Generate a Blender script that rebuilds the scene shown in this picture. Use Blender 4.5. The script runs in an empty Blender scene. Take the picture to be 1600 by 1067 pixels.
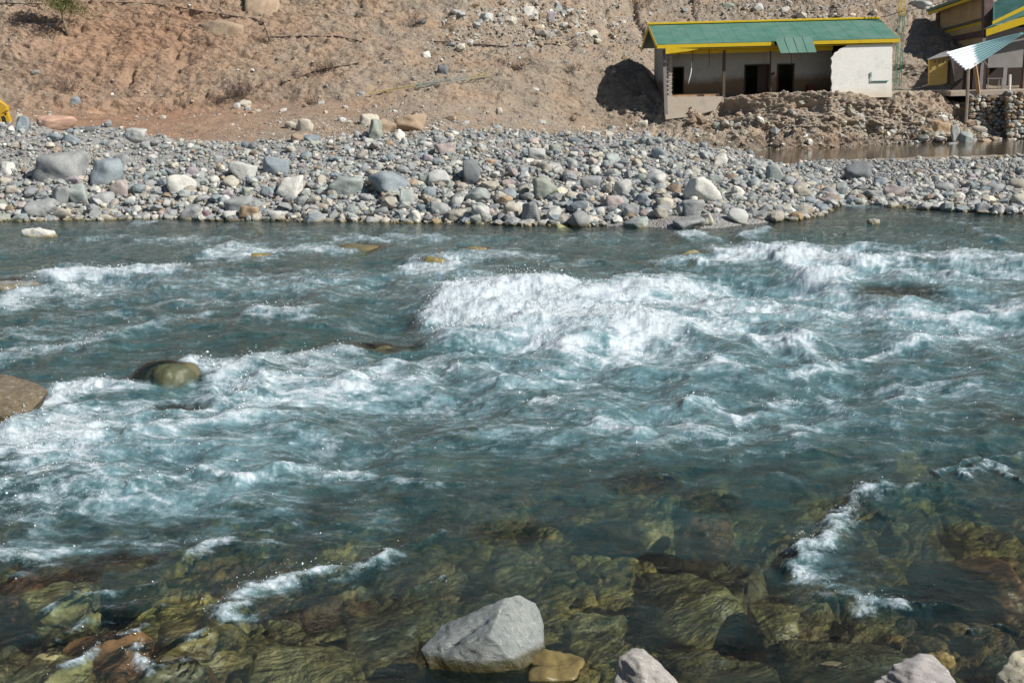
import bpy, bmesh, math, random
import numpy as np
from mathutils import Vector, Matrix, Euler
from mathutils.bvhtree import BVHTree

random.seed(7)
RNG = np.random.default_rng(7)
SC = bpy.context.scene
COL = SC.collection
R = math.radians

# ------------------------------------------------------------------ camera
FPX = 1715.0                      # focal length in pixels of the 1600 px wide photograph
PITCH, ROLL, CAMH = R(13.4), R(1.5), 5.0
f0 = Vector((0, math.cos(PITCH), -math.sin(PITCH)))
r0 = Vector((1, 0, 0)); u0 = Vector((0, math.sin(PITCH), math.cos(PITCH)))
cr = math.cos(ROLL) * r0 - math.sin(ROLL) * u0
cu = math.cos(ROLL) * u0 + math.sin(ROLL) * r0
cam = bpy.data.cameras.new('camera'); camo = bpy.data.objects.new('camera', cam); COL.objects.link(camo)
cam.sensor_width = 36.0; cam.lens = 36.0 * FPX / 1600.0
cam.clip_start = 0.1; cam.clip_end = 3000
M3 = Matrix((cr, cu, -f0)).transposed()
camo.matrix_world = Matrix.Translation((0, 0, CAMH)) @ M3.to_4x4()
SC.camera = camo
CO = Vector((0, 0, CAMH))

# ------------------------------------------------------------------ sky, sun, exposure
SUN_EL, SUN_AZ = R(39.5), R(59)     # azimuth measured from the direction towards the camera, to the right
sd = Vector((math.sin(SUN_AZ) * math.cos(SUN_EL), -math.cos(SUN_AZ) * math.cos(SUN_EL), math.sin(SUN_EL)))
W = bpy.data.worlds.new('World'); SC.world = W; W.use_nodes = True
wn = W.node_tree.nodes; wl = W.node_tree.links
sky = wn.new('ShaderNodeTexSky'); sky.sky_type = 'NISHITA'; sky.sun_disc = False
sky.sun_elevation = SUN_EL; sky.sun_rotation = math.atan2(sd.x, sd.y)
sky.altitude = 800; sky.air_density = 1.0; sky.dust_density = 0.6
wl.new(sky.outputs[0], wn['Background'].inputs[0]); wn['Background'].inputs[1].default_value = 0.062
sun = bpy.data.lights.new('sun', 'SUN'); suno = bpy.data.objects.new('sun', sun); COL.objects.link(suno)
sun.energy = 5.0; sun.angle = R(0.53); sun.color = (1.0, 0.95, 0.87)
suno.rotation_euler = sd.to_track_quat('Z', 'Y').to_euler()
SC.view_settings.view_transform = 'Standard'; SC.view_settings.look = 'None'
SC.view_settings.exposure = 0.34; SC.view_settings.gamma = 1.0
SC.render.engine = 'CYCLES'
SC.cycles.max_bounces = 6; SC.cycles.diffuse_bounces = 2; SC.cycles.glossy_bounces = 2
SC.cycles.transparent_max_bounces = 12; SC.cycles.transmission_bounces = 4
SC.cycles.caustics_reflective = False; SC.cycles.caustics_refractive = False

# ------------------------------------------------------------------ photo pixel -> world point
def ray(px, py):
    return (f0 * FPX + (px - 800) * cr + (533.5 - py) * cu).normalized()
def PZ(px, py, z=0.0):
    d = ray(px, py); t = (z - CAMH) / d.z; return CO + d * t
def PY(px, py, Y):
    d = ray(px, py); t = Y / d.y; return CO + d * t

# ------------------------------------------------------------------ numpy noise
def _hash(ix, iy, seed):
    h = (ix.astype(np.int64) * 374761393 + iy.astype(np.int64) * 668265263 + seed * 982451653) & 0xffffffff
    h = ((h ^ (h >> 13)) * 1274126177) & 0xffffffff
    return (h ^ (h >> 16)) & 0xffffffff
def gn(x, y, seed=0):
    ix = np.floor(x); iy = np.floor(y); fx = (x - ix).astype(np.float32); fy = (y - iy).astype(np.float32)
    ix = ix.astype(np.int64); iy = iy.astype(np.int64)
    def g(dx, dy):
        a = _hash(ix + dx, iy + dy, seed).astype(np.float32) * np.float32(2 * math.pi / 4294967296.0)
        return np.cos(a) * (fx - dx) + np.sin(a) * (fy - dy)
    u = fx * fx * fx * (fx * (fx * 6 - 15) + 10); v = fy * fy * fy * (fy * (fy * 6 - 15) + 10)
    a = g(0, 0); b = g(1, 0); c = g(0, 1); d = g(1, 1)
    return (a + (b - a) * u + (c - a) * v + (a - b - c + d) * u * v) * 1.4
def fbm(x, y, seed=0, o=4, g=0.5, l=2.03):
    s = 0; a = 1.0; n = 0
    for i in range(o):
        s = s + a * gn(x, y, seed + i * 17); n += a
        x = x * l + 3.1; y = y * l - 1.7; a *= g
    return s / n
def ridged(x, y, seed=0, o=4, g=0.5):
    s = 0; a = 1.0; n = 0
    for i in range(o):
        s = s + a * (1 - np.abs(gn(x, y, seed + i * 17)) * 2.0); n += a
        x = x * 2.03 + 3.1; y = y * 2.03 - 1.7; a *= g
    return s / n
def sst(a, b, x):
    t = np.clip((x - a) / (b - a), 0, 1); return t * t * (3 - 2 * t)
def worley(x, y, seed=0):
    """distance to nearest, second nearest and the nearest cell's random value"""
    ix = np.floor(x).astype(np.int64); iy = np.floor(y).astype(np.int64)
    f1 = np.full(x.shape, 9.0); f2 = np.full(x.shape, 9.0); idv = np.zeros(x.shape)
    for dx in (-1, 0, 1):
        for dy in (-1, 0, 1):
            h = _hash(ix + dx, iy + dy, seed); h2 = _hash(ix + dx, iy + dy, seed + 91)
            px = ix + dx + h / 4294967296.0; py = iy + dy + h2 / 4294967296.0
            d = np.hypot(px - x, py - y)
            n = d < f1
            f2 = np.where(n, f1, np.minimum(f2, d)); idv = np.where(n, (h % 9973) / 9973.0, idv); f1 = np.where(n, d, f1)
    return f1, f2, idv

# ------------------------------------------------------------------ object helpers
def tag(o, label=None, cat=None, group=None, kind=None):
    if label: o['label'] = label
    if cat: o['category'] = cat
    if group: o['group'] = group
    if kind: o['kind'] = kind
    return o
def np_mesh(name, V, F, mats=(), smooth=True, attrs=None, cols=None, parent=None):
    """V (n,3), F (m,3|4) arrays -> linked mesh object"""
    V = np.asarray(V, np.float32); F = np.asarray(F, np.int32)
    me = bpy.data.meshes.new(name); k = F.shape[1]
    me.vertices.add(len(V)); me.vertices.foreach_set('co', V.ravel())
    me.loops.add(F.size); me.loops.foreach_set('vertex_index', F.ravel())
    me.polygons.add(len(F)); me.polygons.foreach_set('loop_start', np.arange(0, F.size, k, dtype=np.int32))
    me.polygons.foreach_set('loop_total', np.full(len(F), k, np.int32))
    me.polygons.foreach_set('use_smooth', np.full(len(F), smooth, bool))
    for a, v in (attrs or {}).items():
        at = me.attributes.new(a, 'FLOAT', 'POINT'); at.data.foreach_set('value', np.asarray(v, np.float32).ravel())
    if cols is not None:
        at = me.attributes.new('Col', 'FLOAT_COLOR', 'POINT')
        c = np.ones((len(V), 4), np.float32); c[:, :3] = cols; at.data.foreach_set('color', c.ravel())
    for m in mats: me.materials.append(m)
    me.update(); me.validate()
    o = bpy.data.objects.new(name, me); COL.objects.link(o)
    if parent is not None: o.parent = parent
    return o
def grid_faces(nr, nc):
    i = np.arange(nr * nc).reshape(nr, nc)
    return np.stack([i[:-1, :-1], i[:-1, 1:], i[1:, 1:], i[1:, :-1]], -1).reshape(-1, 4)

# ------------------------------------------------------------------ materials
def newmat(name):
    m = bpy.data.materials.new(name); m.use_nodes = True
    nt = m.node_tree; b = nt.nodes['Principled BSDF']; b.inputs['Roughness'].default_value = 0.85
    b.inputs['Specular IOR Level'].default_value = 0.3
    return m, nt, b
def N(nt, t, **k):
    n = nt.nodes.new(t)
    for a, v in k.items():
        if a.startswith('_'): setattr(n, a[1:], v)
        else: n.inputs[a].default_value = v
    return n
def mixc(nt, fac, a, b, mode='MIX'):
    n = nt.nodes.new('ShaderNodeMix'); n.data_type = 'RGBA'; n.blend_type = mode
    for s, v in ((n.inputs[0], fac), (n.inputs[6], a), (n.inputs[7], b)):
        if hasattr(v, 'type') and hasattr(v, 'links'): nt.links.new(v, s)
        elif isinstance(v, (int, float)): s.default_value = v
        else: s.default_value = (*v, 1)
    return n.outputs[2]
def math_(nt, op, a, b=None, c=None, clamp=False):
    n = nt.nodes.new('ShaderNodeMath'); n.operation = op; n.use_clamp = clamp
    for i, v in enumerate((a, b, c)):
        if v is None: continue
        if isinstance(v, (int, float)): n.inputs[i].default_value = v
        else: nt.links.new(v, n.inputs[i])
    return n.outputs[0]
def ramp(nt, fac, stops):
    n = nt.nodes.new('ShaderNodeValToRGB'); nt.links.new(fac, n.inputs[0]); e = n.color_ramp.elements
    while len(e) < len(stops): e.new(0.5)
    for i, (p, c) in enumerate(stops):
        e[i].position = p; e[i].color = (*c, 1) if len(c) == 3 else c
    return n.outputs[0]
def mapr(nt, v, a, b, c=0.0, d=1.0):
    n = nt.nodes.new('ShaderNodeMapRange'); nt.links.new(v, n.inputs[0])
    for i, x in zip((1, 2, 3, 4), (a, b, c, d)): n.inputs[i].default_value = x
    return n.outputs[0]
def noise(nt, scale, detail=4, rough=0.55, vec=None, dist=0.0):
    n = N(nt, 'ShaderNodeTexNoise', Scale=scale, Detail=detail, Roughness=rough, Distortion=dist)
    if vec is not None: nt.links.new(vec, n.inputs['Vector'])
    return n.outputs[0]
def objco(nt): return nt.nodes.new('ShaderNodeTexCoord').outputs['Object']
def geopos(nt): return nt.nodes.new('ShaderNodeNewGeometry').outputs['Position']
def bump(nt, h, strength, dist, b, normal=None):
    n = N(nt, 'ShaderNodeBump', Strength=strength, Distance=dist); nt.links.new(h, n.inputs['Height'])
    if normal is not None: nt.links.new(normal, n.inputs['Normal'])
    if b is not None: nt.links.new(n.outputs[0], b.inputs['Normal'])
    return n.outputs[0]

def rock_material(name, use_obj_color, hard=1.0, river=False):
    m, nt, b = newmat(name)
    if use_obj_color: base = nt.nodes.new('ShaderNodeObjectInfo').outputs['Color']
    else:
        a = nt.nodes.new('ShaderNodeAttribute'); a.attribute_name = 'Col'; base = a.outputs['Color']
    co = objco(nt); pos = geopos(nt)
    if use_obj_color:
        w = pos
    else: w = pos
    n1 = noise(nt, 2.6, 6, 0.65, w, 0.4); n2 = noise(nt, 14, 5, 0.7, w); n3 = noise(nt, 0.9, 3, 0.6, w)
    c = mixc(nt, mapr(nt, n1, 0.3, 0.7), mixc(nt, 1.0, base, (0.72, 0.74, 0.76), 'MULTIPLY'), mixc(nt, 1.0, base, (1.22, 1.2, 1.14), 'MULTIPLY'))
    c = mixc(nt, mapr(nt, n2, 0.52, 0.78, 0, 0.55), c, mixc(nt, 1.0, base, (1.5, 1.45, 1.35), 'MULTIPLY'))
    c = mixc(nt, mapr(nt, n2, 0.46, 0.3, 0, 0.5), c, mixc(nt, 1.0, base, (0.5, 0.5, 0.52), 'MULTIPLY'))
    # algae and wetness from the water line down
    sep = nt.nodes.new('ShaderNodeSeparateXYZ'); nt.links.new(pos, sep.inputs[0])
    zz = math_(nt, 'ADD', sep.outputs['Z'], math_(nt, 'MULTIPLY', math_(nt, 'SUBTRACT', n1, 0.5), 0.25))
    alg = mapr(nt, zz, 0.10, -0.01)
    algc = mixc(nt, mapr(nt, n2, 0.35, 0.65), (0.085, 0.066, 0.018), (0.21, 0.165, 0.035))
    if river:      # algae in patches, no dry line
        c = mixc(nt, mapr(nt, n1, 0.45, 0.58, 0, 0.55), c, (0.075, 0.065, 0.03)); c = mixc(nt, mapr(nt, n2, 0.5, 0.62, 0, 0.5), c, (0.05, 0.05, 0.035))
        c = mixc(nt, mapr(nt, n3, 0.5, 0.62, 0, 0.5), c, (0.17, 0.13, 0.05))
    else: c = mixc(nt, math_(nt, 'MULTIPLY', alg, 0.85), c, algc)
    nt.links.new(c, b.inputs['Base Color'])
    nt.links.new(mapr(nt, alg, 0, 1, 0.35 if river else 0.88, 0.35), b.inputs['Roughness'])
    h = math_(nt, 'ADD', math_(nt, 'MULTIPLY', n1, 0.7), math_(nt, 'MULTIPLY', n2, 0.4))
    bump(nt, h, (0.35 if river else 0.7) * hard, 0.06, b)
    return m
M_ROCK = rock_material('rock_surface', True)
M_RIVERROCK = rock_material('wet_algae_rock', True, 1.0, True)
M_STONE = rock_material('loose_stone', False)
def flat_mat(name, col, rough=0.7, var=0.25, scale=3.0, metallic=0.0, dirt=None, bumpd=0.004, spec=0.3):
    """painted / plastered / metal surface with uneven tone, fine grain and optional dirt colour"""
    m, nt, b = newmat(name); w = geopos(nt)
    n1 = noise(nt, scale, 5, 0.6, w, 0.3); n2 = noise(nt, scale * 9, 4, 0.7, w)
    lo = tuple(x * (1 - var) for x in col); hi = tuple(min(0.9, x * (1 + var * 0.6)) for x in col)
    c = mixc(nt, mapr(nt, n1, 0.3, 0.7), lo, hi)
    if dirt is not None:
        c = mixc(nt, mapr(nt, math_(nt, 'ADD', math_(nt, 'MULTIPLY', n1, 0.7), math_(nt, 'MULTIPLY', n2, 0.4)), 0.52, 0.72, 0, 0.75), c, dirt)
    nt.links.new(c, b.inputs['Base Color']); b.inputs['Roughness'].default_value = rough
    b.inputs['Metallic'].default_value = metallic; b.inputs['Specular IOR Level'].default_value = spec
    bump(nt, n2, 0.4, bumpd, b)
    return m

# ================================================================== TERRAIN
def lin(pts, x):
    a = np.array(pts, float); return np.interp(x, a[:, 0], a[:, 1])
# far water line, front edge of the gravel bank, drawn from the bends of the shore
_wl = [(-700,346),(-400,345),(0,344),(200,341),(500,344),(700,347),(900,351),(1040,357),(1105,358),(1160,352),(1230,343),(1285,333),(1303,322),(1330,318),(1400,323),(1500,331),(1600,336),(2000,345),(2500,352)]
_wp = [PZ(a, b) for a, b in _wl]
WLX = [p.x for p in _wp]; WLY = [p.y for p in _wp]
def Yw(X): return np.interp(X, WLX, WLY) + 0.35 * gn(np.asarray(X) * 0.6, np.asarray(X) * 0, 5) + 0.18 * gn(np.asarray(X) * 1.7, np.asarray(X) * 0, 6)
# crest of the bank (photo px -> height at the crest's distance)
_cr = [(-600,205,53),(-200,198,53),(0,193,53),(70,190,53),(150,202,53),(230,214,53),(330,226,53),(450,221,53),(560,215,53.5),(680,208,54),(760,211,54),(900,211,54),(1000,213,54),(1090,228,55),(1150,240,56),(1195,256,58),(1260,262,59),(1340,260,60),(1440,270,61),(1520,268,61.5),(1600,264,62),(2100,256,62)]
_cp = [PY(a, b, y) for a, b, y in _cr]
def crestY(X): return np.interp(X, [p.x for p in _cp], [p.y for p in _cp])
def crestZ(X): return np.maximum(0.25, np.interp(X, [p.x for p in _cp], [p.z for p in _cp]))
def bank_h(X, Y):
    yw = Yw(X); yc = crestY(X); zc = crestZ(X)
    s = np.clip((Y - yw) / (yc - yw), 0, 1)
    steep = lin([(-40, 0.75), (8, 0.75), (11, 0.5), (14, 0.15), (40, 0.1)], X)      # how early the bank gains its height
    z = zc * ((1 - steep) * s + steep * (1 - (1 - s) ** 2.0))
    # the right hand spit is low at the front
    low = sst(8.5, 12.5, X)
    z = z * (1 - low) + low * (zc * (0.55 * sst(0.0, 0.35, s) + 0.45 * s))
    t = Y - yw
    z = np.where(t < 0, np.maximum(-0.95, 0.20 * t - 0.02), z + 0.03 * np.clip(t, 0, 1))
    back = Y - yc
    z = np.where(back > 0, zc - back * np.where(X > 12.0, 0.12, 0.30), z)
    z = np.maximum(z, -0.6)
    a = np.clip(t / 3, 0, 1) * np.where(X > 13, 0.5, 1.0)
    z = z + a * (0.40 * fbm(X * 0.33, Y * 0.35, 31, 4) + 0.14 * fbm(X * 1.6, Y * 1.6, 32, 3))
    return z
def bed_h(X, Y):
    near = -0.55 + np.clip((8.8 - Y) * 0.16, -0.38, 1.0) + np.where(Y < 6, (6 - Y) * 0.55, 0)
    near = near + np.where(X > 3.0, 0.0, 0.10 * sst(13, 9, Y))
    mid = -0.95 + 0.2 * fbm(X * 0.25, Y * 0.25, 40, 3)
    z = near * sst(13, 9, Y) + mid * (1 - sst(13, 9, Y))
    f1, f2, idv = worley(X * 1.15, Y * 1.15, 3); g1, g2, id2 = worley(X * 3.1 + 7, Y * 3.1, 4)
    dome = np.sqrt(np.clip(1 - (f1 / 0.75) ** 2, 0, 1)) * (0.08 + 0.20 * idv) * sst(0.0, 0.3, f2 - f1)
    dome2 = np.sqrt(np.clip(1 - (g1 / 0.7) ** 2, 0, 1)) * 0.09 * sst(0, 0.15, g2 - g1)
    fl_ = .45 + .55 * sst(20, 11, Y)
    z = z + dome * fl_ + dome2 * fl_ + 0.02 * fbm(X * 6, Y * 6, 44, 3)
    t = Y - Yw(X)
    z = np.where(t > -5, np.maximum(z, np.maximum(-0.95, 0.2 * t - 0.05) - 0.08 + dome * 0.5), z)
    return z, idv, id2

# ---- riverbed
def fan(nr, nc, y0, y1, usp=0.56, extra=14, umax=2.2):
    Y = 1.0 / np.linspace(1 / y0, 1 / y1, nr)
    if y0 > 4.5: Y = np.concatenate([np.linspace(1.2, y0 - .3, 10), Y])
    u = np.linspace(-usp, usp, nc); e = np.linspace(usp, umax, extra + 1)[1:]
    u = np.concatenate([-e[::-1], u, e])
    YY, UU = np.meshgrid(Y, u, indexing='ij')
    return YY * UU, YY
X, Y = fan(640, 720, 5.2, 47.0)
Z, c1, c2 = bed_h(X, Y)
Z = np.where(Y > Yw(X) + 0.8, -0.35, Z)
pal = np.array([[0.22,0.19,0.07],[0.08,0.07,0.04],[0.17,0.17,0.09],[0.30,0.27,0.11],[0.14,0.08,0.05],[0.07,0.075,0.06],[0.2,0.19,0.12]])
ci = (pal[(c1 * 6.99).astype(int)] * 0.65 + pal[(c2 * 6.99).astype(int)] * 0.35) * 1.05
m, nt, b = newmat('riverbed_cobbles')
at = nt.nodes.new('ShaderNodeAttribute'); at.attribute_name = 'Col'; w = geopos(nt)
n1 = noise(nt, 3.5, 6, 0.7, w, 1.2); n2 = noise(nt, 17, 4, 0.7, w)
c = mixc(nt, mapr(nt, n1, 0.3, 0.68), mixc(nt, 1.0, at.outputs['Color'], (0.35, 0.38, 0.4), 'MULTIPLY'), mixc(nt, 1.0, at.outputs['Color'], (1.9, 1.75, 1.4), 'MULTIPLY'))
nt.links.new(c, b.inputs['Base Color']); b.inputs['Roughness'].default_value = 0.6
bump(nt, math_(nt, 'ADD', n1, math_(nt, 'MULTIPLY', n2, 0.3)), 0.8, 0.08, b)
o = np_mesh('riverbed', np.stack([X, Y, Z], -1).reshape(-1, 3), grid_faces(*X.shape), [m], cols=ci.reshape(-1, 3)); tag(o, kind='structure')

# ---- gravel bank
xs = np.concatenate([np.linspace(-110, -31, 50), np.linspace(-30.9, 34, 560), np.linspace(34.5, 130, 60)])
ys = np.concatenate([np.linspace(34, 63, 330), np.linspace(63.3, 80, 40)])
Y, X = np.meshgrid(ys, xs, indexing='ij')
Z = bank_h(X, Y)
Z = np.where(Y > 64.5, np.minimum(Z, -0.4), Z)
m, nt, b = newmat('grey_gravel'); w = geopos(nt)
n1 = noise(nt, 0.35, 5, 0.6, w); v = N(nt, 'ShaderNodeTexVoronoi', Scale=11.0); nt.links.new(w, v.inputs['Vector'])
v2 = N(nt, 'ShaderNodeTexVoronoi', Scale=26.0); nt.links.new(w, v2.inputs['Vector'])
rnd = ramp(nt, v.outputs['Color'], [(0, (0.20, 0.205, 0.205)), (0.3, (0.28, 0.28, 0.275)), (0.55, (0.34, 0.33, 0.31)), (0.8, (0.26, 0.265, 0.26)), (1, (0.46, 0.45, 0.42))])
rnd2 = ramp(nt, v2.outputs['Color'], [(0, (0.19, 0.19, 0.19)), (0.5, (0.30, 0.295, 0.28)), (1, (0.40, 0.39, 0.37))])
c = mixc(nt, 0.5, rnd, rnd2)
c = mixc(nt, mapr(nt, n1, 0.50, 0.68, 0, 0.75), c, (0.27, 0.235, 0.20))
sp_ = nt.nodes.new('ShaderNodeSeparateXYZ'); nt.links.new(w, sp_.inputs[0])
sand = mapr(nt, math_(nt, 'SUBTRACT', sp_.outputs['Y'], math_(nt, 'MULTIPLY', sp_.outputs['X'], -0.12)), 60.5, 62.5)
sandm = math_(nt, 'MULTIPLY', sand, mapr(nt, sp_.outputs['X'], 15.0, 21.0))
c = mixc(nt, math_(nt, 'MULTIPLY', sandm, 0.85), c, (0.33, 0.27, 0.215))
nt.links.new(c, b.inputs['Base Color'])
bump(nt, math_(nt, 'SUBTRACT', 1.0, math_(nt, 'ADD', v.outputs['Distance'], math_(nt, 'MULTIPLY', v2.outputs['Distance'], 0.5))), 0.9, 0.08, b)
GB = np_mesh('gravel_bank', np.stack([X, Y, Z], -1).reshape(-1, 3), grid_faces(*X.shape), [m]); tag(GB, kind='structure')

# ---- hillside with its track, cuts and the flood eroded bank in front of the houses
_prof = {
 -300: [(232,57),(217,60),(197,64),(182,67),(174,71),(120,74.5),(60,78),(30,80),(0,82)],
 0:    [(232,57),(215,60),(193,64),(179,67),(171,71),(120,74.5),(60,78),(30,80),(0,82)],
 250:  [(240,57),(224,60),(203,64),(186,67),(176,71),(125,74),(60,78),(30,80),(0,82)],
 350:  [(242,57),(232,60),(206,63),(184,66),(173,71),(125,74),(62,78),(30,80),(0,82)],
 500:  [(238,57),(222,60),(200,63),(185,66),(158,70),(110,74),(62,78),(30,81),(0,83)],
 700:  [(235,57),(219,60),(200,63),(188,66),(165,70),(115,74),(82,78),(40,81.5),(0,85)],
 850:  [(238,58),(222,63),(212,67),(203,71),(190,74),(135,76.5),(96,79),(80,83),(0,90)],
 950:  [(240,58),(224,64),(213,69),(206,74),(198,77),(150,79.6),(100,82),(82,86),(0,93)],
 1035: [(255,62),(236,68),(218,73),(204,75.8),(190,77),(150,80.5),(108,83.5),(78,88),(0,96)],
 1075: [(262,65),(245,70),(228,74),(202,75.6),(182,76.4),(158,77.6),(150,86),(85,89),(0,99)],
 1180: [(264,66),(247,71),(236,73.6),(203,75.2),(172,75.9),(149,76.5),(145,86),(92,88),(0,99)],
 1300: [(266,66),(250,72),(238,73.6),(205,74.8),(160,75.2),(146.5,75.5),(141,86),(98,88),(0,99)],
 1420: [(266,66),(247,73),(232,75.4),(205,76.2),(165,76.2),(143,77),(134,87),(100,87.6),(0,97)],
 1535: [(266,66),(243,73),(227,75.6),(206,77.6),(190,79.2),(160,80.0),(136,87),(97,88),(-10,99)],
 1500: [(266,66),(243,73),(224,75.2),(200,76.8),(168,78.0),(142,79.0),(136,87),(97,88),(-10,99)],
 1600: [(266,66),(240,74),(227,75.8),(214,77.9),(190,78.8),(160,80.0),(134,87),(97,88),(-10,99)],
 1900: [(266,66),(236,74),(220,75.8),(204,77.9),(180,78.8),(150,80.0),(126,87),(90,88),(-20,99)]}
ax = sorted(_prof); AX = np.array([PY(a, 150, 75).x for a in ax])
AY = np.array([[p[1] for p in _prof[a]] for a in ax]); AZ = np.array([[PY(a, p[0], p[1]).z for p in _prof[a]] for a in ax])
AY = np.concatenate([AY[:, :1] * 0 + 52, AY, AY[:, -1:] + 7, AY[:, :1] * 0 + 130, AY[:, :1] * 0 + 230], 1)
AZ = np.concatenate([AZ[:, :1] - 1.5, AZ, AZ[:, -1:] + 5.5, AZ[:, :1] * 0 + 42, AZ[:, :1] * 0 + 105], 1)
xs = np.concatenate([np.linspace(-160, -42, 60), np.linspace(-41.8, 44, 760), np.linspace(44.5, 170, 70)])
nk = AY.shape[1]
ksub = [8, 30, 26, 44, 60, 70, 90, 70, 80, 60, 16, 14]      # rows per profile section
ss = np.concatenate([np.linspace(i, i + 1, n, endpoint=False) for i, n in enumerate(ksub[:nk - 1])] + [[nk - 1]])
PYx = np.array([np.interp(xs, AX, AY[:, k]) for k in range(nk)]); PZx = np.array([np.interp(xs, AX, AZ[:, k]) for k in range(nk)])
def prof(A, s):
    i = np.clip(np.floor(s).astype(int), 0, nk - 2); f = (s - i)[:, None]
    return A[i] * (1 - f) + A[i + 1] * f
HY = prof(PYx, ss); HZ = prof(PZx, ss); HX = np.broadcast_to(xs, HY.shape).copy(); SS = np.broadcast_to(ss[:, None], HY.shape)
# smooth along the slope a little, and find the face direction
for _ in range(3):
    HZ[1:-1] = (HZ[:-2] + 2 * HZ[1:-1] + HZ[2:]) / 4; HY[1:-1] = (HY[:-2] + 2 * HY[1:-1] + HY[2:]) / 4
dY = np.gradient(HY, axis=0); dZ = np.gradient(HZ, axis=0); L = np.hypot(dY, dZ) + 1e-6
nY, nZ = -dZ / L, dY / L
steepm = sst(0.35, 0.85, dZ / L)
u = HX; vv = HZ * 1.0 + HY * 0.6
amp = 0.15 + 0.85 * sst(4.4, 5.6, SS) * (1 - 0.9 * sst(9.5, 12, HX) * (1 - sst(7.2, 7.8, SS)))   # calm on the platform by the houses
amp = np.where((HX > 9.5) & (SS < 6.1), 0.55, amp)
d = 1.35 * amp * (0.70 * fbm(u * 0.13, vv * 0.16, 50, 3) + 0.20 * ridged(u * 0.30, vv * 0.45, 51, 5, .6) - 0.1 + 0.26 * fbm(u * 1.2, vv * 1.7, 52, 5, .62) + .16 * (ridged(u * 2.2, vv * 2.6, 64, 4, .65) - .5) + 0.34 * (ridged(u * .16 + .6 * fbm(u * .3, vv * .3, 58, 3), vv * .62, 59, 4, .6) - .5))
d += steepm * (0.14 * ridged(u * 1.9, vv * 0.5, 53, 3) - 0.04) * np.clip(amp * 1.3, 0.3, 1)        # rills down the steep faces
d += 0.06 * fbm(u * 4.0, vv * 5.0, 54, 4, .65) - 0.38 * sst(0.28, 0.45, fbm(u * 0.9, vv * 1.6, 55, 4, .6)) * amp
chunk = np.where((HX > 9.5) & (SS > 2.6) & (SS < 6.2), 1.0, 0.0)
f1, f2, idc = worley(u * 0.75, vv * 0.9, 12); g1, g2, _i = worley(u * 1.9, vv * 2.2, 13)
d += chunk * (0.50 * (ridged(u * 0.55, vv * 0.7, 56, 5, .62) - .55) + 0.22 * (idc - .4) * sst(0.0, 0.12, f2 - f1) + 0.10 * (_i - .5) * sst(0, .1, g2 - g1) + 0.20 * fbm(u * 3, vv * 3.4, 57, 4, .6) + .30 * fbm(u * .9, vv * 1.3, 61, 4, .6) + .22 * np.exp(-((SS - 5.75) / .22) ** 2) * (.2 + 1.6 * fbm(u * .5, u * 0, 62, 3)) - .28 * np.exp(-((SS - 5.05) / .35) ** 2) * (.4 + 1.8 * fbm(u * .6, u * 0 + 3, 63, 3)))
d += np.where(HX > 9.5, 1, 0) * (0.22 * np.exp(-((HX - 17.3) / 1.0) ** 2 - ((SS - 5.7) / .5) ** 2) + 0.15 * np.exp(-((HX - 20.5) / 1.6) ** 2 - ((SS - 5.8) / .4) ** 2) - 1.3 * np.exp(-((HX - 15.0) / .9) ** 2 - ((SS - 5.3) / .55) ** 2) - .7 * np.exp(-((HX - 20.9) / .6) ** 2 - ((SS - 4.9) / .35) ** 2))
PX0 = 800 + HX / 75.0 * 1690; PP0 = np.interp(SS, range(13), [260,235,222,203,188,170,125,85,40,0,-60,-200,-400])
for (cx_, y0_, y1_, w_, dp_) in [(1048,-20,34,7,.8),(1160,-20,20,5,.3),(985,-20,30,6,.35),(243,112,130,6,.6),(298,62,100,5,.45),(318,104,112,7,.5),(142,40,66,5,.4),(560,-10,40,8,.3),(905,0,60,7,.35),(200,60,90,12,.3),(335,60,66,40,.3),(1420,-20,60,9,.4),(700,-20,60,12,.25)]:
    wob = 9 * gn(PP0 * .06, PP0 * 0 + cx_, 7) + 4 * gn(PP0 * .2, PP0 * 0 + cx_, 8)
    d -= dp_ * np.exp(-((PX0 - cx_ + wob) / w_) ** 2) * sst(y0_ - 6, y0_ + 4, PP0) * sst(y1_ + 6, y1_ - 3, PP0)
d += 0.5 * np.exp(-((PP0 - 158 + 7 * gn(PX0 * .02, PX0 * 0, 9)) / 7) ** 2) * sst(700, 500, PX0) * (.5 + fbm(PX0 * .05, PP0 * .05, 10, 3))
plat = np.where((HX > 9.8), sst(5.9, 6.1, SS) * (1 - sst(6.9, 7.0, SS)), 0)
d = d * (1 - 0.92 * plat)
HY2 = HY + nY * d; HZ2 = HZ + nZ * d
# colours: reddish cut soil on the left, grey scree elsewhere
PXX = 800 + HX / 75.0 * 1690; PPY = np.interp(SS, range(13), [260,235,222,203,188,170,125,85,40,0,-60,-200,-400])
red = np.clip(np.exp(-((PXX - 300) / 130) ** 2 - ((PPY - 200) / 30) ** 2) * 1.2 + 0.9 * np.exp(-((PXX - 230) / 170) ** 2 - ((PPY - 70) / 70) ** 2) + 0.5 * np.exp(-((PXX - 250) / 300) ** 2 - ((PPY - 178) / 14) ** 2), 0, 1)
nz = fbm(u * 0.3, vv * 0.35, 60, 5)
grey = np.clip(0.35 + 0.5 * sst(350, 900, PXX) + 0.7 * sst(80, 0, PXX) + 1.6 * nz, 0, 1) * (1 - red)
tan = np.array([0.325, 0.238, 0.172]); redc = np.array([0.320, 0.190, 0.122]); greyc = np.array([0.285, 0.242, 0.195])
HC = tan + (greyc - tan) * grey[..., None]; HC = HC + (redc - HC) * (red * (0.7 + 0.6 * nz))[..., None].clip(0, 1)
mudz = np.where(HX > 9.5, sst(1.0, 0.25, HZ), 0)[..., None]
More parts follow.
